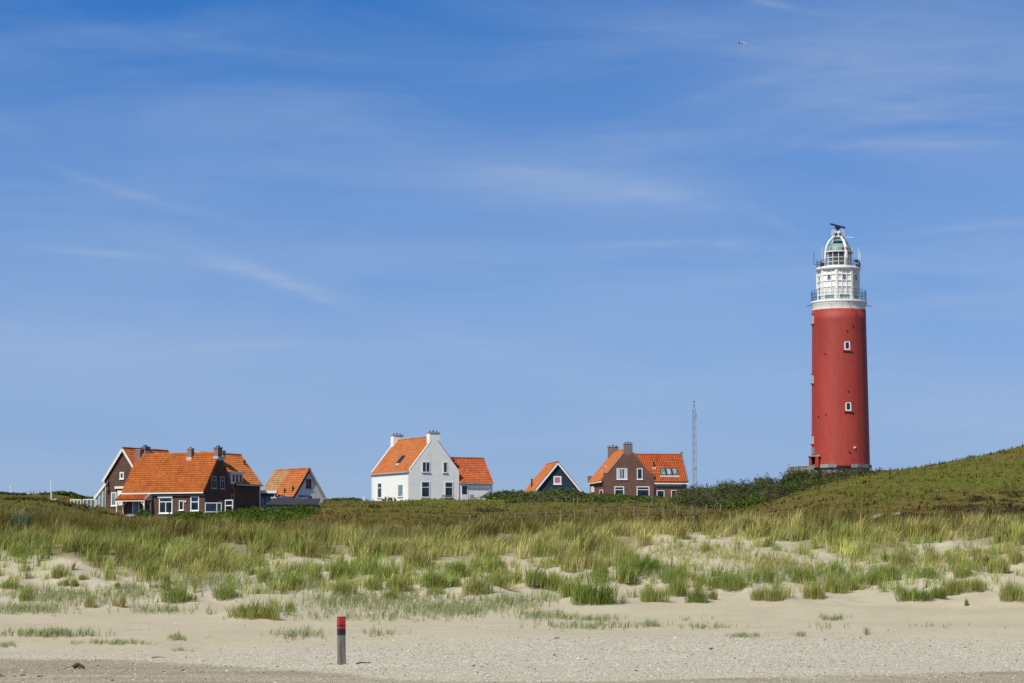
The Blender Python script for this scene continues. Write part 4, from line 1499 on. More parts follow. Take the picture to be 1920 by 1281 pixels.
    MB().tube([(pv.x, pv.y, pv.z - .35), (pv.x, pv.y, pv.z + .25)], .1, 8).tube([(pv.x, pv.y - .12, pv.z + .27), (pv.x, pv.y + .12, pv.z + .27)], .13, 8).build('roof_vent', 'black_metal', r2)
    # tiled porch
    tl = fr.at(*z(716, 797), 'y', 0)
    tr = fr.at(*z(1055, 787), 'y', 0)
    x0, x1 = tl.x, tr.x
    zt = (tl.z + tr.z) / 2
    pe = fr.at(*z(962, 872), 'x', x1)
    py_, pz = pe.y, pe.z
    mb = MB()
    S = Vector((0, -py_, zt - pz))
    slope_mesh(mb, (x0 - .1, py_, pz), (1, 0, 0), S, x1 - x0 + .2, S.length - .03)
    po = mb.build('porch_roof', 'tiles_red', h)
    verge(po, [(x1 + .14, py_ - .05, pz), (x1 + .14, -.06, zt)], .06, .2, 'white_paint')
    verge(po, [(x0 - .14, py_ - .05, pz), (x0 - .14, -.06, zt)], .06, .2, 'white_paint')
    MB().prism([(py_ + .1, pz - .12), (-.02, pz - .12), (-.02, zt - .2)], 'x', x1 + .02, x1 + .08).build('porch_cheek', 'cream_paint', po)
    MB().beam((x0, py_ + .14, pz - .16), (x1, py_ + .14, pz - .16), .12, .16).build('beam', 'cream_paint', po)
    for (xx, yy) in ((x0 + .08, py_ + .14), (x1 - .08, py_ + .14), (x0 + .08, -.12), (x1 - .08, -.12)):
        s_ = 1 if xx < (x0 + x1) / 2 else -1
        MB().box(xx - .07, xx + .07, yy - .07, yy + .07, -1.2, pz - .24).build('post', 'cream_paint', po)
        MB().beam((xx, yy, pz - .85), (xx + s_ * .5, yy, pz - .26), .07, .08, (0, 1, 0)).build('brace', 'cream_paint', po)
    return fr


FA = front_house()


def rear_house():
    z = zz(120, 800, 6.4)
    # gable plane 4.6 m behind the long house's front, parallel to it
    g = FA.at(230, 950, 'y', 4.6)
    w = FA.M @ Vector((g.x, 4.6, 0))
    fr = Fr(230, 955, w.y, -27)
    fr.o.z = (FA.o.z + .9)
    fr.M = Matrix.Translation(fr.o) @ Matrix.Rotation(fr.rot, 4, 'Z')
    fr.I = fr.M.inverted()
    h = empty('gabled_brick_house', fr.o, fr.rot, 'tall narrow brick house with white edged gable behind the long front house', 'house')
    zr = fr.at(*z(706, 266), 'y', -.2).z + .1
    lft = fr.at(*z(490, 640), 'y', 0).x
    hw = abs(lft)
    pe = fr.at(*z(466, 648), 'y', -.2)
    sl = (zr - pe.z) / abs(pe.x)
    ze = zr - hw * sl
    Ld = fr.at(*z(1240, 290), 'x', 0).y
    gable_body(MB(), -hw, hw, 0, Ld, ze, zr, 'y').build('wall', 'brick_brown', h)
    oe = abs(pe.x) - hw
    rf = roof(h, -hw, hw, 0, Ld, ze, zr, 'y', oe, .25, .1, mat='tiles_red')
    for s in (-1, 1):
        verge(rf, [(s * (hw + oe), -.30, ze - oe * sl - .16), (0, -.30, zr - .16)], .06, .30, 'cream_paint')
    fw = Wall(fr, 'y', 0)

    def q(a, b, c, d):
        return (*z(a, b), *z(c, d))
    window(fw, fw.rect(*q(670, 546, 719, 630)), h, '', .16, sill=True)
    window(fw, fw.rect(*q(567, 788, 630, 952)), h, '', .13, gm='window_glass_pale')
    r = fw.rect(*q(645, 768, 706, 945))
    d = fw.box(MB(), *r, -.05, .08).build('door', 'white_paint', h, label='plain white door panel in the gable wall')
    fw.box(MB(), r[0] + .12, r[1] - .12, r[2] + .25, r[3] - .25, .08, .1).build('door_panel', 'cream_paint', d)
    r = fw.rect(*q(620, 718, 732, 746))
    fw.box(MB(), *r, -.02, .28).build('awning_box', 'cream_paint', h)
    # furled dark banners on the gable corner
    for (a, b, c, e) in ((512, 655, 548, 725), (515, 730, 549, 805)):
        r = fw.rect(*q(a, b, c, e))
        mb = MB()
        xm = (r[0] + r[1]) / 2
        mb.tube([(xm, -.12, r[3]), (xm + .12, -.25, (r[2] + r[3]) / 2), (xm + .05, -.18, r[2])], .16, 8, .07)
        mb.build('hanging_cloth', 'dark_paint', h)
    # lean-to sun room on the left
    t = fr.at(*z(500, 672), 'y', -.05)
    b = fr.at(*z(364, 848), 'y', -.05)
    Ly = 3.6
    mb = MB()
    S = Vector((t.x - b.x, 0, t.z - b.z))
    slope_mesh(mb, (b.x, Ly, b.z), (0, -1, 0), S, Ly, S.length)
    lr = mb.build('lean_to_roof', 'tiles_red', h)
    verge(lr, [(b.x, -.08, b.z - .16), (t.x, -.08, t.z - .16)], .08, .34, 'cream_paint')
    sun = MB()
    zb = -1.0
    wx0 = b.x + .25
    k = 3
    xs = [wx0 + (t.x - .05 - wx0) * i / k for i in range(k + 1)]
    slp = (t.z - b.z) / (t.x - b.x)
    for i, x in enumerate(xs):
        sun.box(x - .05, x + .05, 0, .1, zb, b.z + (x - b.x) * slp - .22)
    sun.box(wx0, wx0 + .1, .1, Ly, zb, b.z - .2)
    so_ = sun.build('sun_room', 'cream_paint', h)
    for i in range(k):
        x0, x1 = xs[i] + .05, xs[i + 1] - .05
        MB().prism([(x0, zb), (x1, zb), (x1, b.z + (x1 - b.x) * slp - .24), (x0, b.z + (x0 - b.x) * slp - .24)], 'y', .03, .07).build('pane', 'window_glass_pale', so_)
    x = fr.at(*z(1000, 300), 'x', 0)
    chimney(rf, -.35, .35, x.y - 1.0, x.y + .15, zr - .5, fr.at(*z(1000, 246), 'x', 0).z - .1, pots=3, along='y')


rear_house()


def small_cottage():
    z = zz(360, 800, 6.4)
    fr = Fr(*z(1228, 930), 308, 40)
    h = empty('cottage', fr.o, fr.rot, 'small pale grey gabled cottage with two tone orange roof and one red window', 'cottage')
    pk = fr.at(*z(1415, 506), 'y', -.25)
    le = fr.at(*z(1222, 842), 'y', -.25)
    re = fr.at(*z(1612, 852), 'y', -.25)
    zr = pk.z
    xm = pk.x
    hw0 = (xm - le.x)
    sl = (zr - le.z) / hw0
    oe = .22
    x0, x1 = le.x + oe, xm + hw0 - oe
    ze = zr - (xm - x0) * sl
    Ld = fr.at(*z(1003, 527), 'x', xm).y
    gable_body(MB(), x0, x1, 0, Ld, ze, zr, 'y', -2).build('wall', 'grey_render', h)
    split = Ld * .56
    roof(h, x0, x1, 0, split - .14, ze, zr, 'y', oe, .25, .14, mat='tiles_orange')
    roof(h, x0, x1, split, Ld, ze, zr, 'y', oe, 0, .15, mat='tiles_old', name='weathered_roof')
    verge(h, [(x0 - oe, -.27, ze - oe * sl - .15), (xm, -.27, zr - .15)], .05, .2, 'dark_paint')
    verge(h, [(x1 + oe, -.27, ze - oe * sl - .15), (xm, -.27, zr - .15)], .05, .2, 'grey_paint')
    fw = Wall(fr, 'y', 0)
    window(fw, fw.rect(*z(1370, 630), *z(1429, 736)), h, '', .09, fm='navy_paint', gm='red_blind', sm='navy_paint')
    MB().beam((x0 - oe - .04, -.2, ze - oe * sl - .12), (x0 - oe - .04, Ld, ze - oe * sl - .12), .12, .14).build('gutter', 'dark_paint', h)
    n = (-sl, 0, 1)
    for (a, b, t) in ((1110, 800, 750), (1208, 780, 722)):
        p = fr.on(*z(a, b), (x0, 0, ze), n)
        hh = (fr.at(*z(a, t), 'x', p.x).z - p.z)
        MB().tube([(p.x, p.y, p.z - .2), (p.x, p.y, p.z + hh)], .09, 8).tube([(p.x, p.y, p.z + hh), (p.x, p.y, p.z + hh + .08)], .14, 8).build('vent_pipe', 'black_metal', h)
    MB().box(xm - 1.5, xm + .3, -.06, .0, ze - .45, ze - .1).build('door_head', 'blue_door', h)


small_cottage()


def sheds():
    z = zz(360, 800, 6.4)
    fr = Fr(*z(820, 945), 306, 3)
    h = empty('flat_roofed_shed', fr.o, fr.rot, 'small flat roofed shed with white fascia and blue doors beside the dormer house', 'shed')
    w = Wall(fr, 'y', 0)
    r = w.rect(*z(812, 800), *z(1000, 950))
    top = r[3]
    MB().box(r[0], r[1], 0, 4, -1.5, top - .02).build('wall', 'dark_paint', h)
    fx1 = w.ab(*z(1015, 810))[0]
    f = MB().box(r[0] - .05, fx1, -.35, 4.2, top + .0, top + .34).build('fascia', 'white_paint', h)
    MB().box(r[0] + .05, fx1 - .1, -.25, 4.1, top + .343, top + .37).build('roof_felt', 'dark_roof', f)
    n = 3
    for i in range(n):
        a0 = r[0] + .12 + (r[1] - r[0] - .2) * i / n
        d = w.box(MB(), a0, a0 + (r[1] - r[0] - .2) / n - .06, -1.2, top - .45, -.02, .05).build('door', 'blue_door', h)
        w.box(MB(), a0 + .12, a0 + (r[1] - r[0] - .2) / n - .18, .1, top - .7, .05, .06).build('pane', 'window_glass_pale', d)
    w.box(MB(), fx1 - .35, fx1 - .2, -1, top, -.05, .06).build('post', 'white_paint', h)
    fr = Fr(*z(1000, 960), 299, -4)
    h = empty('low_shed', fr.o, fr.rot, 'low dark felt roofed shed half hidden by the hedge', 'shed')
    w = Wall(fr, 'y', 0)
    a0, _ = w.ab(*z(880, 935))
    a1, zt = w.ab(*z(1515, 880))
    zl = w.ab(*z(1200, 936))[1]
    MB().box(a0 + .3, a1 - .2, .1, 2.6, -2, zl - .02).build('wall', 'dark_paint', h)
    mb = MB().hexa([(a0, 0, zl - .06), (a1, 0, zl - .06), (a1 - .2, 3, zt + .12), (a0 + .5, 3, zt + .12), (a0, 0, zl + .06), (a1, 0, zl + .06), (a1 - .2, 3, zt + .26), (a0 + .5, 3, zt + .26)])
    mb.build('roof', 'dark_roof', h)
    # rolled blue tarpaulin on the bank behind it
    p = PV(*z(1235, 878), 303.5)
    mb = MB()
    vs = []
    for i in range(9):
        t = i / 8
        vs.append((p.x - 2.2 + 4.4 * t, p.y, p.z + .18 * math.sin(t * 9) + .12 * math.sin(t * 21)))
    mb.tube(vs, .42, 10, .30)
    o = mb.build('tarpaulin', 'tarp_blue', None, smooth=True)
    tag(o, 'bunched dark blue tarpaulin lying above the low shed roof', 'tarpaulin')
    p = PV(*z(1060, 878), 304.5)
    o = MB().box(p.x - 1.1, p.x + 1.1, p.y - .3, p.y + .3, p.z - 1.2, p.z + .22).box(p.x - 1.2, p.x + 1.2, p.y - .4, p.y + .4, p.z + .22, p.z + .3).build('storage_box', 'white_paint')
    tag(o, 'white lidded storage box under the small cottage eave', 'box')


sheds()


def terrace_bits():
    z = zz(360, 800, 6.4)
    zl = zz(120, 920, 14.77)
    # glass wind screen by the long house's gable
    fr = Fr(*z(155, 1030), 291, 4)
    h = empty('glass_screen', fr.o, fr.rot, 'cream framed glass wind screen at the brick gable', 'screen')
    w = Wall(fr, 'y', 0)
    r = w.rect(*z(155, 922), *z(357, 1030))
    f = MB()
    xm = w.ab(*z(293, 970))[0]
    for a in (r[0], xm, r[1] - .1):
        f.box(a, a + .1, -.05, .05, -1.0, r[3])
    f.box(r[0], r[1], -.053, .053, r[3], r[3] + .1)
    f.box(r[0] + .1, r[1] - .1, -.04, .04, .02, .12)
    f.build('frame', 'cream_paint', h)
    MB().box(r[0] + .1, xm, -.015, .015, .12, r[3]).build('pane', 'window_glass', h)
    MB().box(xm + .1, r[1] - .1, -.015, .015, .12, r[3]).build('pane', 'window_glass', h)
    fr = Fr(*z(400, 1005), 293, -50)
    h = empty('open_gate', fr.o, fr.rot, 'white framed half glazed gate right of the wind screen', 'gate')
    w = Wall(fr, 'y', 0)
    r = w.rect(*z(398, 878), *z(492, 1000))
    f = MB()
    for a in (r[0], r[1] - .12):
        f.box(a, a + .12, -.05, .05, -1, r[3])
    f.box(r[0] + .12, r[1] - .12, -.045, .045, r[3] - .12, r[3])
    f.box(r[0] + .12, r[1] - .12, -.045, .045, r[3] * .40, r[3] * .40 + .12)
    f.build('frame', 'white_paint', h)
    MB().box(r[0] + .12, r[1] - .12, -.012, .012, r[3] * .40 + .12, r[3] - .12).build('pane', 'window_glass', h)
    # frames of the wind shelter left of the sun room
    fr = Fr(*zl(180, 470), 297, -10)
    h = empty('wind_shelter', fr.o, fr.rot, 'row of white framed shelter panes left of the sun room', 'shelter')
    w = Wall(fr, 'y', 0)
    for (a, b, c) in ((180, 470, 272), (535, 860, 262)):
        r = w.rect(*zl(a, c), *zl(b, c + 200))
        f = MB()
        k = 3
        for i in range(k + 1):
            x = r[0] + (r[1] - r[0]) * i / k
            f.box(x - .05, x + .05, -.05, .05, -1.4, r[3])
        f.box(r[0] - .06, r[1] + .06, -.053, .053, r[3], r[3] + .13)
        fo = f.build('frame', 'cream_paint', h)
        for i in range(k):
            x0 = r[0] + (r[1] - r[0]) * i / k + .05
            MB().box(x0, x0 + (r[1] - r[0]) / k - .1, -.012, .012, -1.2, r[3]).build('pane', 'screen_glass', fo)
    for (a, b, lab) in ((152, 450, 'short white post left of the wind shelter'), (372, 480, 'short white post under the wind shelter end')):
        p = PV(*zl(a, b - 60), 294)
        g = h1(p.x, p.y)
        o = MB().box(p.x - .07, p.x + .07, p.y - .07, p.y + .07, g - .3, p.z + .15).box(p.x - .1, p.x + .1, p.y - .1, p.y + .1, p.z + .15, p.z + .2).build('marker_post', 'white_paint')
        tag(o, lab, 'post')
    # red timber edge of the raised bed
    p0, p1 = PV(*zl(720, 615), 291.5), PV(*zl(1610, 612), 292.5)
    mb = MB()
    for k in range(2):
        mb.beam(p0 + Vector((0, 0, -.24 * k)), p1 + Vector((0, 0, -.24 * k)), .1, .2)
    for i in range(6):
        q = p0.lerp(p1, i / 5)
        mb.box(q.x - .06, q.x + .06, q.y + .05, q.y + .17, q.z - .9, q.z + .05)
    o = mb.build('timber_edging', 'timber_red')
    tag(o, 'red brown timber edging board of the raised bed left of the porch', 'edging')
    # two toned boulder under the porch, dark standing post in front of the wall
    p = PV(*zz(120, 800, 6.4)(800, 1085), 291)
    bm = MB()
    bm.lathe([(0.05, -.2), (.55, -.1), (.60, .15), (.42, .38), (.15, .45)], 11)
    o = bm.build('boulder', 'concrete', None, smooth=True)
    o.location = p
    o.scale = (1.1, .8, .8)
    tag(o, 'pale boulder lying beside the porch door', 'boulder')
    p = PV(*zz(120, 800, 6.4)(1263, 1090), 291)
    zt = PV(*zz(120, 800, 6.4)(1263, 945), 291).z
    o = MB().tube([(p.x, p.y, p.z - .6), (p.x, p.y, zt)], .07, 8).tube([(p.x, p.y, zt - .25), (p.x, p.y, zt + .05)], .13, 8).build('garden_lamp', 'black_metal')
    tag(o, 'thin dark garden lamp post before the big front window', 'garden lamp')


terrace_bits()


# ---------------------------------------------- white house
def white_house():
    z = zz(660, 780, 6.4)
    fr = Fr(767.8, 940.5, 338, 27)
    h = empty('white_house', fr.o, fr.rot, 'white rendered house with orange roof, two white chimneys and a low right wing', 'house')
    Wd = fr.at(*z(1285, 800), 'y', 0).x
    Ld = fr.at(*z(230, 850), 'x', 0).y
    ze = fr.at(*z(690, 655), 'y', 0).z
    zr = fr.at(*z(998, 250), 'y', 0).z
    xm = Wd / 2
    sl = (zr - ze) / xm
    gable_body(MB(), 0, Wd, .02, Ld - .02, ze, zr, 'y').build('wall', 'white_render', h)
    rf = roof(h, 0, Wd, .2, Ld - .2, ze, zr, 'y', .16, 0, 0, mat='tiles_orange')
    # raised gable walls with coping
    for (ya, yb, nm) in ((0, .26, 'front_gable'), (Ld - .26, Ld, 'rear_gable')):
        up = .10
        zc = zr + up
        ht = .5
        MB().prism([(0, -1.5), (Wd, -1.5), (Wd, ze + up), (xm + ht, zc - ht * sl), (xm - ht, zc - ht * sl), (0, ze + up)], 'y', ya, yb).build(nm, 'white_render', h)
        for (s, mt) in ((-1, 'white_paint'), (1, 'rust')):
            xe = 0 if s < 0 else Wd
            verge(h, [(xe - s * -.0, (ya + yb) / 2, ze + up + .03), (xm + s * ht, (ya + yb) / 2, zc - ht * sl + .03)], .32, .07, mt, 'coping')
        cz = fr.at(*z(970, 190), 'y', 0).z if ya == 0 else fr.at(*z(535, 226), 'y', Ld).z
        chimney(h, xm - .80, xm + .80, ya - .01, yb + .75 if ya == 0 else yb + .01, zc - 1.0, cz - .14, mat='white_render', cap='zinc', pots=3, flash=False, capo=.12) if ya == 0 else \
            chimney(h, xm - .80, xm + .80, ya - .75, yb + .01, zc - 1.3, cz - .14, mat='white_render', cap='zinc', pots=3, flash=False, capo=.12)
    gutter(h, (-.20, .1, ze - .20), (-.20, Ld - .1, ze - .20), 'zinc', .16)
    MB().tube([(-.07, .35, -.5), (-.07, .35, ze - .25)], .05, 8).build('downpipe', 'white_paint', h)
    MB().tube([(-.07, Ld - .8, -.5), (-.07, Ld - .8, ze - .25)], .05, 8).build('downpipe', 'white_paint', h)
    lw = Wall(fr, 'x-', 0)
    window(lw, lw.rect(*z(308, 802), *z(359, 985)), h, 'h', .13, trans=.66, sm='zinc')
    window(lw, lw.rect(*z(552, 820), *z(615, 972)), h, '', .13, gm='window_glass_pale', sm='zinc')
    fw = Wall(fr, 'y', 0)
    window(fw, fw.rect(*z(840, 548), *z(938, 680)), h, 'v', .12, sm='zinc')
    window(fw, fw.rect(*z(1092, 550), *z(1146, 684)), h, '', .12, sm='zinc')
    window(fw, fw.rect(*z(830, 786), *z(934, 980)), h, 'h', .13, trans=.64, sm='zinc')
    window(fw, fw.rect(*z(1111, 790), *z(1212, 978)), h, 'h', .13, trans=.64, sm='zinc')
    # roof window on the sunlit slope
    n = Vector((-sl, 0, 1)).normalized()
    c = [fr.on(*z(a, b), (0, 0, ze), n) for a, b in ((537, 575), (575, 575), (633, 480), (597, 480))]
    y0, y1 = min(c[0].y, c[1].y), max(c[0].y, c[1].y)
    x0, x1 = c[0].x, c[2].x
    y0, y1 = c[1].y, c[0].y
    k = MB()

    def sp(x, y, d):
        return Vector((x, y, ze + x * sl)) + n * d
    ya, yb = min(y0, y1), max(y0, y1)
    k.hexa([sp(x0, ya, 0), sp(x1, ya, 0), sp(x1, yb, 0), sp(x0, yb, 0), sp(x0, ya, .14), sp(x1, ya, .14), sp(x1, yb, .14), sp(x0, yb, .14)])
    ko = k.build('roof_window', 'dark_paint', h)
    e = .1
    MB().hexa([sp(x0 + e, ya + e, .1), sp(x1 - e, ya + e, .1), sp(x1 - e, yb - e, .1), sp(x0 + e, yb - e, .1), sp(x0 + e, ya + e, .15), sp(x1 - e, ya + e, .15), sp(x1 - e, yb - e, .15), sp(x0 + e, yb - e, .15)]).build('pane', 'window_glass', ko)
    MB().hexa([sp(x0 - .2, ya, .06), sp(x0, ya, .06), sp(x0, yb, .06), sp(x0 - .2, yb, .06), sp(x0 - .2, ya, .1), sp(x0, ya, .1), sp(x0, yb, .1), sp(x0 - .2, yb, .1)]).build('flashing', 'lead', ko)
    # low wing
    yf = .12
    xr = fr.at(*z(1686, 900), 'y', yf).x
    d = 3.0
    zw = fr.at(*z(1480, 795), 'y', yf).z + .12
    zt = fr.at(*z(1400, 508), 'y', yf + d).z
    gable_body(MB(), Wd - .1, xr, yf, yf + 2 * d, zw, zt, 'x').build('wing_wall', 'white_render', h)
    mk = lambda c: c.x > Wd + .02 or (c.y > .3 and c.z > ze + (Wd - c.x) * sl - .05)
    wr = roof(h, xm, xr, yf, yf + 2 * d, zw, zt, 'x', .2, 0, .06, mat='tiles_red', name='wing_roof', masks=(mk, mk), slabA=(((Wd + .04 - xm) / (xr + .06 - xm), 1), (0, (xr - Wd) / (xr + .06 - xm))))
    gutter(h, (Wd + .05, yf - .3, zw - .32), (xr + .05, yf - .3, zw - .32), 'zinc', .13)
    ww = Wall(fr, 'y', yf)
    r = ww.rect(*z(1312, 832), *z(1392, 1012))
    do = ww.box(MB(), r[0], r[1], r[2] - .1, r[3], -.04, .05).build('door', 'white_paint', h)
    hgt = r[3] - r[2]
    ww.box(MB(), r[0] + .08, r[1] - .2, r[2] + hgt * .40, r[3] - .1, .03, .06).build('pane', 'window_glass', do)
    MB().tube([(xr - .45, yf - .06, -.5), (xr - .45, yf - .06, zw - .35)], .05, 8).build('downpipe', 'white_paint', h)
    p = fr.at(*z(1350, 810), 'y', yf - .1)
    MB().box(p.x - .08, p.x + .08, yf - .2, yf, p.z - .12, p.z + .1).build('wall_lamp', 'black_metal', h)
    p = fr.at(*z(1210, 520), 'y', yf + d - .5)
    MB().tube([(p.x, p.y, p.z - .6), (p.x, p.y, p.z + .1)], .09, 8).tube([(p.x, p.y, p.z + .1), (p.x, p.y, p.z + .16)], .14, 8).build('vent_pipe', 'black_metal', wr)
    # furniture against the wall
    zf = zz(820, 920, 16)

    def ground_at(px, y):
        p = fr.at(px, 938, 'y', y)
        return fr.M @ Vector((p.x, y, 0))
    a, b = ground_at(831, -.7), ground_at(849.5, -.7)

    def local(name, pw, lab, cat):
        o = empty(name, (pw.x, pw.y, h1(pw.x, pw.y) - .02), fr.rot, lab, cat)
        return o
    m = (a + b) / 2
    o = local('garden_bench', m, 'weathered wooden bench under the right ground floor window of the white house', 'bench')
    L2 = (b - a).length / 2
    MB().box(-L2, L2, -.22, .22, .42, .47).build('seat', 'timber_grey', o)
    MB().box(-L2, L2, .19, .24, .60, .70).box(-L2, L2, .19, .24, .76, .90).build('backrest', 'timber_grey', o)
    for s in (-1, 1):
        MB().box(s * (L2 - .06) - .04, s * (L2 - .06) + .04, -.2, -.12, 0, .418).box(s * (L2 - .06) - .04, s * (L2 - .06) + .04, .245, .30, 0, .92).build('leg', 'timber_grey', o)
    c = ground_at(887, -1.0)
    o = local('garden_chair', c, 'grey wooden garden chair left of the low table by the white wing', 'chair')
    MB().box(-.3, .3, -.3, .3, .38, .43).build('seat', 'timber_grey', o)
    MB().box(-.3, .3, .25, .3, .5, .6).box(-.3, .3, .25, .3, .66, .78).box(-.3, .3, .25, .3, .84, .95).build('backrest', 'timber_grey', o)
    for (sx, sy, hh) in ((-1, -1, .379), (1, -1, .379), (-1, 1, .95), (1, 1, .95)):
        yy = sy * .27 + (.06 if sy > 0 else 0)
        MB().box(sx * .27 - .03, sx * .27 + .03, yy - .03, yy + .03, 0, hh).build('leg', 'timber_grey', o)
    c = ground_at(897.5, -1.2)
    o = local('garden_table', c, 'low dark slatted garden table between chair and barbecue', 'table')
    MB().box(-.5, .5, -.35, .35, .50, .56).build('table_top', 'timber_red', o)
    for sx in (-1, 1):
        for sy in (-1, 1):
            MB().box(sx * .43 - .03, sx * .43 + .03, sy * .28 - .03, sy * .28 + .03, 0, .499).build('leg', 'timber_grey', o)
    c = ground_at(908, -1.0)
    o = local('barbecue', c, 'dark lidded barbecue by the right corner of the white house', 'barbecue')
    MB().box(-.55, .55, -.25, .25, .55, .68).build('body', 'dark_paint', o)
    MB().tube([(-.36, 0, .70), (.36, 0, .70)], .24, 12).build('lid', 'grey_paint', o)
    for sx in (-1, 1):
        MB().beam((sx * .42, -.18, 0), (sx * .36, .0, .55), .05, .05).beam((sx * .42, .18, 0), (sx * .36, .0, .55), .05, .05).build('leg', 'timber_grey', o)


white_house()


# ---------------------------------------------- dark timber hut
def timber_hut():
    z = zz(960, 800, 5.3333)
    fr = Fr(*z(255, 690), 345, 8)
    h = empty('timber_hut', fr.o, fr.rot, 'dark blue timber hut with steep orange roof and white bargeboards', 'hut')
    pk = fr.at(*z(459, 353), 'y', -.3)
    rt = fr.at(*z(686, 632), 'y', -.3)
    sl = (pk.z - rt.z) / (rt.x - pk.x)
    xm, zr = pk.x, pk.z
    hw = 3.3
    x0, x1 = xm - hw, xm + hw
    ze = zr - hw * sl
    Ld = fr.at(*z(345, 382), 'x', xm).y
    gable_body(MB(), x0, x1, 0, Ld, ze, zr, 'y', -2).build('wall', 'navy_paint', h)
    bd = MB()
    k = int((zr - ze) / .22)
    for i in range(k):
        zz0 = ze - .4 + i * .22
        w = min(hw, (zr - .5 - zz0 - .2) / sl)
        if w > .15:
            bd.hexa([(xm - w, -.035, zz0), (xm + w, -.035, zz0), (xm + w, 0, zz0), (xm - w, 0, zz0), (xm - w, -.012, zz0 + .21), (xm + w, -.012, zz0 + .21), (xm + w, 0, zz0 + .21), (xm - w, 0, zz0 + .21)])
    bd.build('weatherboards', 'navy_paint', h)
    rf = roof(h, x0, x1, 0, Ld, ze, zr, 'y', .3, .32, .1, mat='tiles_orange')
    for s in (-1, 1):
        verge(rf, [(xm + s * (hw + .32), -.36, ze - .32 * sl - .2), (xm, -.36, zr - .2)], .05, .26, 'white_paint')
    fw = Wall(fr, 'y', -.036)
    window(fw, fw.rect(*z(415, 495), *z(494, 578)), h, '', .2, gm='pink_blind')
    p = fr.at(*z(198, 560), 'x', x0 + .35)
    zt = fr.at(*z(198, 532), 'x', x0 + .35).z
    MB().tube([(p.x, p.y, p.z - 1.0), (p.x, p.y, zt)], .11, 8).tube([(p.x, p.y, zt), (p.x, p.y, zt + .12)], .17, 8).build('flue', 'black_metal', rf)


timber_hut()


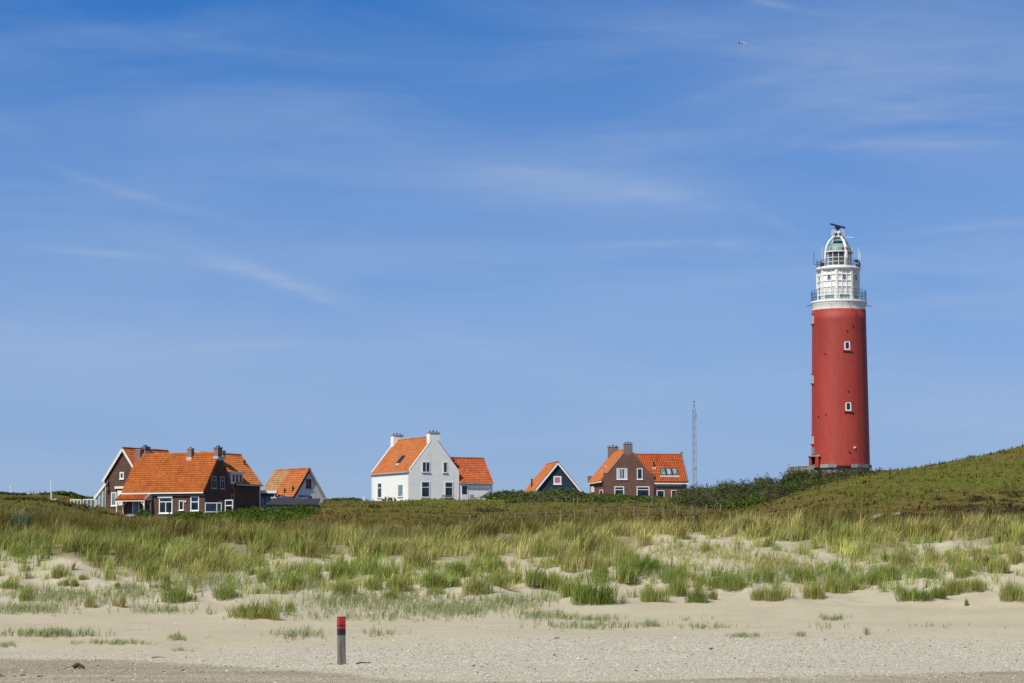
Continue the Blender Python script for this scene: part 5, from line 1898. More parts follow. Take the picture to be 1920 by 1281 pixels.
# ---------------------------------------------- right brick house
def right_house():
    z = zz(960, 800, 5.3333)
    fr = Fr(*z(920, 725), 340, 9)
    h = empty('shouldered_gable_house', fr.o, fr.rot, 'brick house with stepped shoulder gable and triple skylight wing, left of the mast', 'house')

    def g(a, b):
        p = fr.at(*z(a, b), 'y', 0)
        return (p.x, p.z)
    Wd = g(1420, 600)[0]
    zs = g(920, 468)[1]
    zr = g(1163, 222)[1]
    xm = Wd / 2
    ze = fr.at(*z(920, 522), 'y', .4).z + .10
    sl = (zr - ze) / xm
    Ld = fr.at(*z(777, 600), 'x', 0).y
    gable_body(MB(), .02, Wd - .02, .3, Ld, ze, zr, 'y').build('wall', 'brick_purple', h)
    ht = .62
    sh = .55
    up = .16
    xa = sh
    pts = [(0, -1.5), (Wd, -1.5), (Wd, zs), (Wd - sh, zs), (xm + ht, zr + up - ht * sl), (xm - ht, zr + up - ht * sl), (sh, zs), (0, zs)]
    MB().prism(pts, 'y', 0, .36).build('gable', 'brick_purple', h)
    cp = MB()
    cp.box(-.03, sh + .02, -.03, .39, zs, zs + .08)
    cp.box(Wd - sh - .02, Wd + .03, -.03, .39, zs, zs + .08)
    cp.beam((sh, .18, zs + .04), (xm - ht, .18, zr + up - ht * sl + .04), .42, .08)
    cp.beam((Wd - sh, .18, zs + .04), (xm + ht, .18, zr + up - ht * sl + .04), .42, .08)
    cp.build('coping', 'timber_grey', h)
    rf = roof(h, 0, Wd, .38, Ld, ze, zr, 'y', .3, 0, .1, mat='tiles_orange')
    gutter(h, (-.33, .4, ze - .52), (-.33, Ld, ze - .52), 'white_paint', .2)
    cz = g(1165, 166)[1]
    x0, x1 = g(1126, 200)[0], g(1205, 200)[0]
    chimney(h, x0, x1, -.01, .8, zr + up - ht * sl - .3, cz - .12, pots=3, flash=False)
    pr = fr.at(*z(1024, 230), 'y', Ld - .5)
    chimney(rf, pr.x - .95 + .0, pr.x + .55, Ld - .8, Ld - .1, zr - 1.4, fr.at(*z(1024, 200), 'y', Ld - .5).z - .12, pots=3, flash=False)
    MB().box(-.3, .3, Ld - .25, Ld + .05, ze - .6, fr.at(*z(788, 495), 'y', Ld).z).build('gable_shoulder', 'brick_chimney', h)
    fw = Wall(fr, 'y', 0)
    rw = fw.rect(*z(1046, 417), *z(1153, 529))
    w_ = window(fw, rw, h, 'v', .13, gm='window_glass')
    ww_ = rw[1] - rw[0]
    for (q0, q1) in ((.10, .34), (.68, .90)):
        fw.box(MB(), rw[0] + ww_ * q0, rw[0] + ww_ * q1, rw[2] + .14, rw[3] - .14, .009, .016).build('curtain', 'pale_blind', w_)
    window(fw, fw.rect(*z(1249, 417), *z(1305, 529)), h, '', .12)
    window(fw, fw.rect(*z(1023, 598), *z(1121, 716)), h, 'h', .13, trans=.72)
    window(fw, fw.rect(*z(1246, 598), *z(1375, 716)), h, 'h', .13, trans=.72)
    lw = Wall(fr, 'x-', 0)
    window(lw, lw.rect(*z(876, 632), *z(909, 720)), h, '', .12)
    p = fr.at(*z(810, 630), 'x', -.1)
    MB().box(-.35, 0, p.y - .5, p.y + .5, p.z - .4, p.z + .45).build('heat_pump', 'white_paint', h)
    n = Vector((-sl, 0, 1)).normalized()

    def sp(x, y, d):
        return Vector((x, y, ze + x * sl)) + n * d
    c0 = fr.on(*z(903, 452), (0, 0, ze), n)
    c1 = fr.on(*z(940, 398), (0, 0, ze), n)
    xa, xb = c0.x, c1.x
    ym = (c0.y + c1.y) / 2
    ko = MB().hexa([sp(xa, ym - .5, 0), sp(xb, ym - .5, 0), sp(xb, ym + .5, 0), sp(xa, ym + .5, 0), sp(xa, ym - .5, .13), sp(xb, ym - .5, .13), sp(xb, ym + .5, .13), sp(xa, ym + .5, .13)]).build('roof_window', 'lead', rf)
    e = .12
    MB().hexa([sp(xa + e, ym - .38, .1), sp(xb - e, ym - .38, .1), sp(xb - e, ym + .38, .1), sp(xa + e, ym + .38, .1), sp(xa + e, ym - .38, .14), sp(xb - e, ym - .38, .14), sp(xb - e, ym + .38, .14), sp(xa + e, ym + .38, .14)]).build('pane', 'window_glass', ko)
    # wing with the three skylights
    yf = .3
    d = 3.6
    xr = fr.at(*z(1752, 620), 'y', yf).x
    zw = fr.at(*z(1600, 556), 'y', yf - .3).z + .42
    zt = fr.at(*z(1470, 280), 'y', yf + d).z
    gable_body(MB(), Wd - .1, xr, yf, yf + 2 * d, zw, zt, 'x').build('wing_wall', 'brick_purple', h)
    s2 = (zt - zw) / d
    mk = lambda c: c.x > Wd + .02 or (c.y > .42 and c.z > ze + (Wd - c.x) * sl - .05)
    wr = roof(h, xm, xr, yf, yf + 2 * d, zw, zt, 'x', .32, 0, .02, mat='tiles_red', name='wing_roof', masks=(mk, mk), slabA=(((Wd + .04 - xm) / (xr + .02 - xm), 1), (0, (xr - Wd) / (xr + .02 - xm))))
    gutter(h, (Wd + .05, yf - .36, zw - .62), (xr + .1, yf - .36, zw - .62), 'white_paint', .2, .1)
    MB().beam((xr + .02, yf - .3, zw - .32 * s2 + .05), (xr + .02, yf + d, zt + .1), .22, .3).build('verge_coping', 'brick_chimney', h)
    MB().box(xr - .1, xr + .14, yf + d - .25, yf + d + .25, zt - .2, zt + .42).build('finial', 'brick_chimney', h)
    ww = Wall(fr, 'y', yf)
    r = ww.rect(*z(1420, 590), *z(1736, 614))
    ww.box(MB(), Wd + .02, r[1], r[2], r[3], .0, .04).build('band', 'timber_grey', h)
    window(ww, ww.rect(*z(1447, 637), *z(1524, 730)), h, '', .1, gm='window_glass')
    window(ww, ww.rect(*z(1590, 636), *z(1657, 730)), h, '', .1, gm='window_glass')
    n2 = Vector((0, -s2, 1)).normalized()

    def sq(x, y, dd):
        return Vector((x, y, zw + (y - yf) * s2)) + n2 * dd
    q = [fr.on(*z(a, b), (0, yf, zw), n2) for a, b in ((1482, 492), (1665, 492), (1470, 422), (1648, 422))]
    x0, x1 = q[2].x + .02, q[1].x
    ya, yb = q[0].y, q[2].y
    for i in range(3):
        a0 = x0 + (x1 - x0) * i / 3 + .04
        a1 = x0 + (x1 - x0) * (i + 1) / 3 - .04
        k = MB().hexa([sq(a0, ya, 0), sq(a1, ya, 0), sq(a1, yb, 0), sq(a0, yb, 0), sq(a0, ya, .14), sq(a1, ya, .14), sq(a1, yb, .14), sq(a0, yb, .14)]).build('skylight', 'dark_roof', wr)
        MB().hexa([sq(a0 + .12, ya + .1, .1), sq(a1 - .12, ya + .1, .1), sq(a1 - .12, yb - .1, .1), sq(a0 + .12, yb - .1, .1), sq(a0 + .12, ya + .1, .15), sq(a1 - .12, ya + .1, .15), sq(a1 - .12, yb - .1, .15), sq(a0 + .12, yb - .1, .15)]).build('pane', 'skylight_glass', k)
    MB().hexa([sq(x0 - .1, ya - .2, .04), sq(x1 + .1, ya - .2, .04), sq(x1 + .1, ya, .04), sq(x0 - .1, ya, .04), sq(x0 - .1, ya - .2, .09), sq(x1 + .1, ya - .2, .09), sq(x1 + .1, ya, .09), sq(x0 - .1, ya, .09)]).build('flashing', 'lead', wr)
    p = fr.on(*z(1418, 412), (0, yf, zw), n2)
    MB().tube([(p.x, p.y, p.z - .1), (p.x, p.y, p.z + .75)], .09, 8).tube([(p.x, p.y, p.z + .75), (p.x, p.y, p.z + .85)], .14, 8).build('vent_pipe', 'black_metal', wr)
    MB().box(p.x - .25, p.x + .25, p.y - .35, p.y + .2, p.z - .25, p.z + .12).build('vent_base', 'lead', wr)
    p = fr.at(*z(1745, 590), 'y', yf)
    MB().tube([(xr - .15, yf - .1, -.5), (xr - .15, yf - .1, zw - .6)], .05, 8).build('downpipe', 'white_paint', h)
    b = fr.at(*z(1716, 588), 'y', yf - .2)
    mb = MB().lathe([(.02, b.z - .25), (.2, b.z - .15), (.24, b.z + .05), (.22, b.z + .2)], 10, (b.x, yf - .3))
    mb.build('hanging_basket', 'dark_paint', h)  # dark basket hung below the eave, no lamp in it


right_house()


# ---------------------------------------------- lighthouse
def lighthouse():
    Y0 = 349.0
    base = PV(1576.6, 876, Y0)
    K = F / (Y0 * cT + (base.z - EYE) * sT)          # photo pixels per metre at the foot
    h = empty('lighthouse', base, 0, 'tall red lighthouse with white lantern storeys and radar on top', 'lighthouse')

    def zy(py):
        return float(P(1574, py, Y0)[1]) - base.z

    def rp(px, py=700):
        d = Y0 * cT + (zy(py) + base.z - EYE) * sT
        return px * d / F
    z0, z1, z2, z3 = zy(873), zy(583), zy(575), zy(571)
    r0, r1 = rp(54.3, 873), rp(50.0, 583)
    prof = [(r0 * 1.002, z0 - .4)] + [(r0 + (r1 - r0) * t, z0 + (z1 - z0) * t) for t in np.linspace(0, 1, 16)]
    MB().lathe(prof, 96).build('shaft', 'tower_red', h, smooth=True)
    MB().lathe([(r1, z1 + .004), (r1 + .02, z2), (r1 + .1, z3 - .2), (rp(51.6, 570), z3 + .02)], 96, cap=False).build('white_band', 'tower_white', h, smooth=True)
    zg = zy(566.5)
    rg = rp(52.4, 568)
    MB().lathe([(rp(50, 570), z3 - .02), (rg, z3 + .06), (rg + .04, z3 + .2), (rg, zg), (rp(30), zg + .003)], 96).build('gallery', 'tower_white', h, smooth=False)

    def rail(rr, za, zb, n, nr, mat, name, r=.022, panels=None):
        mb = MB()
        for i in range(n):
            t = 2 * math.pi * i / n + .1
            mb.tube([(rr * math.cos(t), rr * math.sin(t), za), (rr * math.cos(t), rr * math.sin(t), zb)], r, 6)
        for k in range(nr):
            zc = zb - (zb - za) * k / nr
            mb.tube([(rr * math.cos(2 * math.pi * j / 64), rr * math.sin(2 * math.pi * j / 64), zc) for j in range(65)], r * .9, 6, cap=False)
        o = mb.build(name, mat, h)
        if panels:
            MB().lathe([(rr - .03, za + .05), (rr - .03, zb - .12)], 64, cap=False).build('mesh_screen', panels, o)
        return o
    zr_ = zy(546.5)
    rail(rp(51.2, 556), zg, zr_, 22, 3, 'black_metal', 'gallery_railing', .024, 'rail_screen')
    # octagonal service storey with ribbed iron panels
    zd0, zd1 = zg - .1, zy(508)
    ro0, ro1 = rp(38.9, 550), rp(38.2, 515)
    # photo: corners seen at -51, -5 and 41 degrees right of the sight line
    V = [R(-50.5 + 45 * i) for i in range(8)]

    view = math.atan2(base.x, Y0)       # angles below are counted from the line of sight

    def dirv(a):
        return Vector((math.sin(a - view), -math.cos(a - view), 0))
    V = [a - 0 for a in V]
    mb = MB()
    vs = [dirv(a) * ro0 + Vector((0, 0, zd0)) for a in V] + [dirv(a) * ro1 + Vector((0, 0, zd1)) for a in V]
    mb.add(vs, [(i, (i + 1) % 8, 8 + (i + 1) % 8, 8 + i) for i in range(8)] + [tuple(range(8))[::-1], tuple(range(8, 16))])
    so_ = mb.build('service_storey', 'tower_white', h)
    rb = MB()
    for i in range(8):
        a, b = dirv(V[i]), dirv(V[(i + 1) % 8])
        nrm = (a + b).normalized()
        ra = (ro0 + ro1) / 2

        def pt(t, zc, dd=0.0):
            f = (zc - zd0) / (zd1 - zd0)
            rr = ro0 + (ro1 - ro0) * f
            return a * rr * (1 - t) + b * rr * t + nrm * dd + Vector((0, 0, zc))
        rb.beam(pt(0, zd0), pt(0, zd1), .34, .16, dirv(V[i]))
        for t in (.36, .64):
            rb.beam(pt(t, zd0 + .9, .03), pt(t, zd1, .03), .10, .20, nrm)
        for zc in (zy(518), zy(529.5), zy(540.5)):
            rb.beam(pt(.06, zc, .03), pt(.94, zc, .03), .19, .10, Vector((0, 0, 1)))
        # window in the middle column, glazed door panel at the foot
        zw0, zw1 = zy(527.2), zy(518.8)
        wn = MB()
        wn.hexa([pt(.40, zw0, .0), pt(.60, zw0, .0), pt(.60, zw0, .05), pt(.40, zw0, .05), pt(.40, zw1, .0), pt(.60, zw1, .0), pt(.60, zw1, .05), pt(.40, zw1, .05)])
        wo = wn.build('window', 'window_glass', h)
        fm = MB()
        for zc in (zw0, (zw0 + zw1) / 2, zw1):
            fm.beam(pt(.39, zc, .06), pt(.61, zc, .06), .05, .05)
        for t in (.40, .5, .60):
            fm.beam(pt(t, zw0, .061), pt(t, zw1, .061), .04, .045, nrm)
        fm.build('frame', 'grey_paint', wo)
        zk0, zk1 = zy(563), zy(555.5)
        dn = MB()
        dn.hexa([pt(.2, zk0, .0), pt(.78, zk0, .0), pt(.78, zk0, .06), pt(.2, zk0, .06), pt(.2, zk1, .0), pt(.78, zk1, .0), pt(.78, zk1, .06), pt(.2, zk1, .06)])
        do = dn.build('foot_window', 'foot_glass', h)
        fm = MB()
        for zc in (zk0, zk1):
            fm.beam(pt(.17, zc, .07), pt(.81, zc, .07), .1, .1)
        for t in (.17, .81):
            fm.beam(pt(t, zk0, .072), pt(t, zk1, .072), .1, .1, nrm)
        fm.build('frame', 'tower_white', do)
    rb.build('panel_ribs', 'tower_white', so_)
    # upper gallery
    zu0, zu1 = zy(508.5), zy(502.5)
    ru = rp(41.6, 505)
    MB().lathe([(rp(37), zu0 - .12), (ru - .35, zu0), (ru - .05, zu0 + .08), (ru + .02, (zu0 + zu1) / 2), (ru - .06, zu1), (rp(15), zu1 + .004)], 80).build('upper_gallery', 'tower_white', h)
    zt_ = zy(489)
    rail(ru - .12, zu1, zt_, 18, 3, 'black_metal', 'upper_railing', .026)
    # blue sheets tied along the right of the upper rail
    for (a0, a1, za, zb) in ((48, 66, .55, .95), (70, 92, .35, .72), (52, 84, .02, .25)):
        mb = MB()
        vs, fs = [], []
        k = 7
        for i in range(k):
            a = R(a0 + (a1 - a0) * i / (k - 1))
            for (zc, rr) in ((zu1 + za + .05 * math.sin(i * 2.1), ru - .02 + .07 * math.sin(i * 3)), (zu1 + zb, ru - .05)):
                vs.append(dirv(a) * rr + Vector((0, 0, zc)))
                vs.append(dirv(a) * (rr - .05) + Vector((0, 0, zc)))
        for i in range(k - 1):
            b = i * 4
            fs += [(b, b + 4, b + 6, b + 2), (b + 1, b + 3, b + 7, b + 5), (b, b + 1, b + 5, b + 4), (b + 2, b + 6, b + 7, b + 3)]
        mb.add(vs, fs).build('blue_sheet', 'tarp_blue', h)
    # searchlight and boxes on the left of the upper rail
    d = dirv(R(-58)) * (ru - .3)
    mb = MB().tube([(d.x, d.y, zu1), (d.x, d.y, zu1 + .9)], .06, 8).tube([(d.x - .2, d.y - .15, zu1 + 1.0), (d.x + .15, d.y + .1, zu1 + 1.1)], .2, 10)
    mb.build('searchlight', 'grey_paint', h)
    d = dirv(R(-48)) * (ru - .2)
    MB().box(d.x - .35, d.x + .25, d.y - .2, d.y + .2, zu1 + .05, zu1 + .5).build('equipment_box', 'dark_paint', h)
    # lantern room
    zl0, zl1 = zy(500.5), zy(474)
    rl = rp(24.8, 485)
    MB().lathe([(rl + .1, zu1), (rl + .12, zl0 - .1), (rl, zl0)], 48).build('lantern_base', 'tower_white', h)
    ln = MB()
    n = 14
    for i in range(n):
        t = 2 * math.pi * i / n + .12
        c, s = math.cos(t) * rl, math.sin(t) * rl
        ln.tube([(c, s, zl0 - .05), (c, s, zl1 + .05)], .055, 6)
    for zc in (zl0 + .05, zl0 + (zl1 - zl0) * .30, zl0 + (zl1 - zl0) * .58, zl1):
        ln.tube([(rl * math.cos(2 * math.pi * j / 56), rl * math.sin(2 * math.pi * j / 56), zc) for j in range(57)], .045, 6, cap=False)
    lo = ln.build('lantern_frame', 'tower_white', h)
    MB().lathe([(rl - .06, zl0), (rl - .06, zl1)], 56, cap=False).build('lantern_pane', 'lantern_glass', lo, smooth=True)
    zc = (zl0 + zl1) / 2
    MB().lathe([(.45, zl0 - .05), (.5, zl0 + .4), (.95, zl0 + .45), (1.0, zc - .3), (1.08, zc + .05), (1.0, zc + .4), (.75, zc + .7), (.8, zc + .78), (.7, zl1 + .2)], 20).build('lamp_lens', 'lens_glass', h)
    MB().lathe([(rl - .1, zl1 - .22), (rl - .1, zl1 - .02)], 40, cap=False).build('blind_ring', 'lens_glass', lo)
    # copper dome
    zd = zy(473.5)
    zt2 = zy(458)
    H = zt2 - zd
    pr = [(rl + .16, zd - .05), (rl + .2, zd + .06)] + [((rl + .06) * math.cos(t) ** .9, zd + .1 + H * 1.02 * math.sin(t)) for t in np.linspace(.05, 1.20, 9)]
    dm = MB().lathe(pr, 40).build('dome', 'copper_green', h)
    sm = MB()
    for i in range(10):
        t = 2 * math.pi * i / 10 + .2
        sm.tube([((r + .02) * math.cos(t), (r + .02) * math.sin(t), z) for (r, z) in pr[2:]], .04, 5)
    sm.build('standing_seams', 'copper_green', dm)
    MB().lathe([(.55, zt2 - .1), (.5, zt2 + .2), (.7, zt2 + .22), (.68, zt2 + .42), (.3, zt2 + .5)], 20).build('vent_cap', 'dark_paint', dm)
    MB().lathe([(rl + .24, zd - .12), (rl + .26, zd + .04), (rl + .1, zd + .05)], 48, cap=False).build('dome_rim', 'tower_white', dm)
    d = dirv(R(26)) * (rl + .14)
    MB().box(d.x - .42, d.x + .5, d.y - .05, d.y + .25, zd + .1, zd + .5).build('rust_plate', 'rust', dm)
    # four curved legs carrying the radar platform
    zp = zy(445.5)
    arch = [(rp(28.4), zu1), (rp(28.4), zy(484)), (rp(27.6), zy(472)), (rp(24.6), zy(462)), (rp(19.5), zy(453.5)), (rp(13.5), zy(448)), (rp(9.5), zp)]
    for a in (-58, 32, 122, 212):
        for off in ((-2.6, 2.6) if a == 32 else (0,)):
            dv = dirv(R(a + off))
            MB().tube([dv * r + Vector((0, 0, z)) for r, z in arch], .145 if off == 0 else .12, 10).build('support_leg', 'tower_white', h, smooth=True)
    pl = MB().lathe([(rp(9), zp - .12), (rp(12.2), zp), (rp(12.2), zp + .14), (.3, zp + .16)], 24).build('radar_platform', 'tower_white', h)
    zq = zy(432)
    pr2 = MB()
    rr = rp(11.6)
    for (a0, a1) in ((-125, -35), (40, 130)):
        n = 5
        for i in range(n):
            dv = dirv(R(a0 + (a1 - a0) * i / (n - 1))) * rr
            pr2.tube([(dv.x, dv.y, zp), (dv.x, dv.y, zq)], .03, 6)
        for q in (.33, .66, 1):
            pr2.tube([tuple(dirv(R(a0 + (a1 - a0) * i / 8)) * rr + Vector((0, 0, zp + (zq - zp) * q))) for i in range(9)], .028, 6)
    pr2.build('platform_railing', 'tower_white', pl)
    rz = zy(433)
    ped = MB().lathe([(.36, zp + .1), (.34, zp + .55), (.5, zp + .6), (.5, rz - .1), (.2, rz)], 16).build('radar_pedestal', 'white_paint', h)
    MB().box(-.55, .55, -.32, .32, rz - .75, rz - .3).build('gearbox', 'dark_paint', ped)
    zb = zy(425)
    mb = MB().lathe([(.1, rz - .3), (.14, rz + .1), (.5, zb - .12), (.5, zb - .05)], 12)
    b0, b1 = Vector((-1.38, -2.05, zb + .1)), Vector((1.38, 2.05, zb + .1))
    mb.beam(b0, b1, .16, .24)
    mb.build('radar_scanner', 'radar_black', h)
    MB().beam(b0.lerp(b1, -.02), b0.lerp(b1, .03), .18, .26).build('scanner_tip', 'timber_grey', h)
    MB().tube([(rp(11), -.2, zp + .02), (rp(29), -.2, zp - .02)], .05, 8).build('yard_arm', 'white_paint', h)
    # whip aerials
    xc = 1573.5
    for (px, pt_, pb, rr, m) in ((1527.5, 473.5, 497, .035, 'dark_paint'), (1543, 462, 488, .025, 'white_paint'), (1599.5, 464, 480, .025, 'white_paint'), (1611, 463.5, 490, .03, 'white_paint'), (1614, 473, 492, .05, 'white_paint')):
        x = rp(px - xc, 485)
        MB().tube([(x, -.3, zy(pb)), (x, -.3, zy(pt_))], rr, 6).build('aerial', m, h)
    MB().tube([(-rp(46), -.3, zy(496)), (-rp(40), -.3, zy(496))], .05, 6).build('aerial_bracket', 'dark_paint', h)
    MB().tube([(-rp(41.5, 540), -.6, zy(544)), (-rp(41.5, 540), -.6, zy(515))], .1, 8).build('pipe', 'white_paint', h)
    for (px, s) in ((1518, -1), (1627, 1)):
        MB().tube([(s * (rg - .2), -.2, z3 - .1), (s * (rg + .65), -.4, z3 - .35)], .05, 6).build('outrigger', 'dark_paint', h)
    a = dirv(R(19))
    MB().tube([tuple(a * (rg - .05) + Vector((0, 0, z3 + .05))), tuple(a * (rg + .5) + Vector((0, 0, z3 - .1)))], .06, 6).build('outrigger', 'dark_paint', h)

    # windows of the shaft
    def swin(px, pT, pB, w, deep=.12):
        zc = zy((pT + pB) / 2)
        r = r0 + (r1 - r0) * (zc - z0) / (z1 - z0)
        cx = 1576.6 + (1574.3 - 1576.6) * (zc - z0) / (z1 - z0)
        a = math.asin(max(-.985, min(.985, rp(px - cx, (pT + pB) / 2) / r))) - view
        zA, zB = zy(pT), zy(pB)
        M = Matrix.Rotation(a, 4, 'Z')

        def place(o):
            o.matrix_local = M
            return o
        f = MB()
        t = .16
        pd = deep * .8
        f.box(-w / 2, -w / 2 + t, -r - pd, -r + .5, zB, zA).box(w / 2 - t, w / 2, -r - pd, -r + .5, zB, zA)
        f.box(-w / 2 + t, w / 2 - t, -r - pd, -r + .5, zA - t, zA).box(-w / 2 + t, w / 2 - t, -r - pd, -r + .5, zB, zB + t)
        fo = place(f.build('window', 'white_paint', h))
        MB().box(-w / 2 + t, w / 2 - t, -r - .02 * deep / .12, -r + .4, zB + t, zA - t).build('pane', 'window_glass', fo)
        MB().box(-w / 2 - .22, w / 2 + .22, -r - .2, -r + .4, zB - .2, zB - .003).build('sill', 'tower_red', fo)
        MB().box(-w / 2 - .12, w / 2 + .12, -r - .13, -r + .4, zA + .003, zA + .14).build('lintel', 'tower_red', fo)
    swin(1589.3, 644.5, 660.5, .86)
    swin(1590.8, 757.5, 773.5, .86)
    swin(1526.0, 591, 607.5, .70, .03)
    swin(1525.3, 703, 719, .70, .03)
    swin(1524.8, 816.5, 832.5, .70, .03)

    def fixture(px, py, mat, s, name):
        zc = zy(py)
        r = r0 + (r1 - r0) * (zc - z0) / (z1 - z0)
        cx = 1576.6 + (1574.3 - 1576.6) * (zc - z0) / (z1 - z0)
        a = math.asin(max(-.97, min(.97, rp(px - cx, py) / r))) - view
        o = MB().box(-s / 2, s / 2, -r - .16, -r + .2, zc - s / 2, zc + s / 2).build(name, mat, h)
        o.matrix_local = Matrix.Rotation(a, 4, 'Z')
    for (px, py) in ((1589, 624.7), (1549.2, 667), (1590.5, 736.8), (1549.5, 780), (1592.3, 850), (1600, 615), (1619, 666), (1536, 783)):
        fixture(px, py, 'dark_paint', .16, 'anchor_plate')
    fixture(1602, 841.5, 'white_paint', .26, 'floodlight')
    # lightning conductor down the right side
    mb = MB()
    pts = []
    for t in np.linspace(0, 1, 12):
        r = r0 + (r1 - r0) * t + .025
        pts.append(dirv(R(38)) * r + Vector((0, 0, z0 + (z1 - z0) * t)))
    mb.tube(pts, .022, 5).build('conductor', 'tower_red', h)
    # entrance porch on the left and door panel above it
    zE, zF = zy(872.5), zy(857.5)
    xa, xb = rp(1517.6 - 1576.6, 865), rp(1531 - 1576.6, 865)
    yw = -1.0
    p = MB()
    p.box(xa, xa + .14, yw - .9, yw + 1.4, zE - .4, zF)
    p.box(xb - .5, xb - .05, yw - 1.9, yw + .4, zE - .4, zF)
    p.box(xa + .14, xb - .05, yw + 1.2, yw + 1.4, zE - .4, zF)
    po = p.build('entrance_porch', 'tower_red', h)
    MB().hexa([(xa - .15, yw - 1.3, zF), (xb + .1, yw - 2.1, zF), (xb + .1, yw + 1.5, zF), (xa - .15, yw + 1.5, zF),
               (xa - .15, yw - 1.3, zF + .14), (xb + .1, yw - 2.1, zF + .22), (xb + .1, yw + 1.5, zF + .35), (xa - .15, yw + 1.5, zF + .22)]).build('canopy', 'concrete', po)
    a = -R(72) - view
    zc = zy(845.5)
    rr = r0 * .993
    o = MB().box(-.55, .55, -rr - .07, -rr + .3, zc - .55, zc + .55).build('blocked_window', 'concrete', h)
    o.matrix_local = Matrix.Rotation(a, 4, 'Z')
    # polygonal concrete terrace around the foot
    rt = rp(58.5, 875)
    pf = MB()
    angs = [R(x) for x in (-62, -20, 32, 62, 100, 150, 200, 250)]
    z_t, z_b = zy(872.2), zy(878.5)
    k = len(angs)
    vs = [dirv(a) * rt + Vector((0, 0, z_b)) for a in angs] + [dirv(a) * rt + Vector((0, 0, z_t)) for a in angs]
    pf.add(vs, [(i, (i + 1) % k, k + (i + 1) % k, k + i) for i in range(k)] + [tuple(range(k))[::-1], tuple(range(k, 2 * k))])
    pf.build('terrace_wall', 'concrete', h)
    pf = MB()
    vs = [dirv(a) * (rt - .35) + Vector((0, 0, z_b - 2.5)) for a in angs] + [dirv(a) * (rt - .35) + Vector((0, 0, z_b + .01)) for a in angs]
    pf.add(vs, [(i, (i + 1) % k, k + (i + 1) % k, k + i) for i in range(k)] + [tuple(range(k))[::-1], tuple(range(k, 2 * k))])
    pf.build('foundation', 'concrete', h)
    # low wall of the entrance path
    p0 = Vector((rp(1476.5 - 1576.6, 880), -2.0, zy(877)))
    p1 = Vector((rp(1510 - 1576.6, 880), -2.6, zy(875.5)))
    p2 = Vector((rp(1519 - 1576.6, 880), -4.0, zy(874)))
    mb = MB()
    for (q0, q1) in ((p0, p1), (p1, p2)):
        for (w, t, dz) in ((.2, 2.0, -1.0),):
            mb.beam(q0 + Vector((0, 0, dz)), q1 + Vector((0, 0, dz)), w, t)
    wl = mb.build('path_wall', 'concrete', h)
    rb_ = MB()
    for i in range(9):
        q = p0.lerp(p1, i / 8)
        rb_.box(q.x - .06, q.x + .06, q.y - .16, q.y - .1, q.z - 1.4, q.z - .05)
    rb_.build('fin', 'timber_grey', wl)
    MB().beam(p0 + Vector((0, 0, .05)), p1 + Vector((0, 0, .05)), .34, .08).build('coping', 'grey_paint', wl)
    # thin lamp standard at the end of the path
    q = base + Vector((rp(1476.5 - 1576.6, 880), -1.5, 0))
    zt = base.z + zy(870)
    o = MB().tube([(q.x, q.y, base.z + zy(884)), (q.x, q.y, zt)], .045, 8).tube([(q.x, q.y, zt - .1), (q.x + .12, q.y, zt + .12)], .13, 8, .08).build('path_lamp', 'galvanised')
    tag(o, 'thin grey lamp standard at the left end of the lighthouse path wall', 'lamp')


def mat_screen():
    glass_clear('rail_screen', (.84, .90, .90), .05)
    m, nt, b = principled('foot_glass')
    b.inputs['Base Color'].default_value = (.20, .27, .25, 1)
    b.inputs['Roughness'].default_value = .15


mat_screen()
lighthouse()


# ---------------------------------------------- lattice mast
def mast():
    Y = 362.0
    b = PV(1302.3, 916, Y)
    g = h1(b.x, Y)
    o = empty('lattice_mast', (b.x, Y, g), 0, 'slender grey lattice radio mast between the brick house and the lighthouse', 'mast')
    ht = PV(1301, 768, Y).z - g
    tip = PV(1301, 755, Y).z - g
    w0, w1 = .36, .27
    L = MB()
    legs = []
    for a in (R(-150), R(-30), R(90)):
        p0 = Vector((math.cos(a) * w0 * 1.05, math.sin(a) * w0, 0))
        p1 = Vector((math.cos(a) * w1 * 1.05, math.sin(a) * w1, ht))
        legs.append((p0, p1))
        L.tube([p0, p1], .034, 6)
        L.tube([p1, (0, 0, tip)], .035, 6)
    L.build('leg_frame', 'galvanised', o)
    D = MB()
    n = int(ht / .62)
    for i in range(n):
        for k in range(3):
            a0, a1 = legs[k]
            b0, b1 = legs[(k + 1) % 3]
            pa, pb = (a0.lerp(a1, i / n), b0.lerp(b1, (i + 1) / n)) if i % 2 else (b0.lerp(b1, i / n), a0.lerp(a1, (i + 1) / n))
            D.tube([pa, pb], .022, 5)
    D.build('lattice', 'galvanised', o)
    for (f, s) in ((.93, .16), (.90, .14), (.35, .14)):
        MB().box(.2, .2 + s, -.1, .1, ht * f, ht * f + .35).build('mast_box', 'dark_paint', o)
    MB().tube([(0, 0, tip), (0, 0, tip + .25)], .09, 8).build('top_lamp', 'dark_paint', o)


mast()


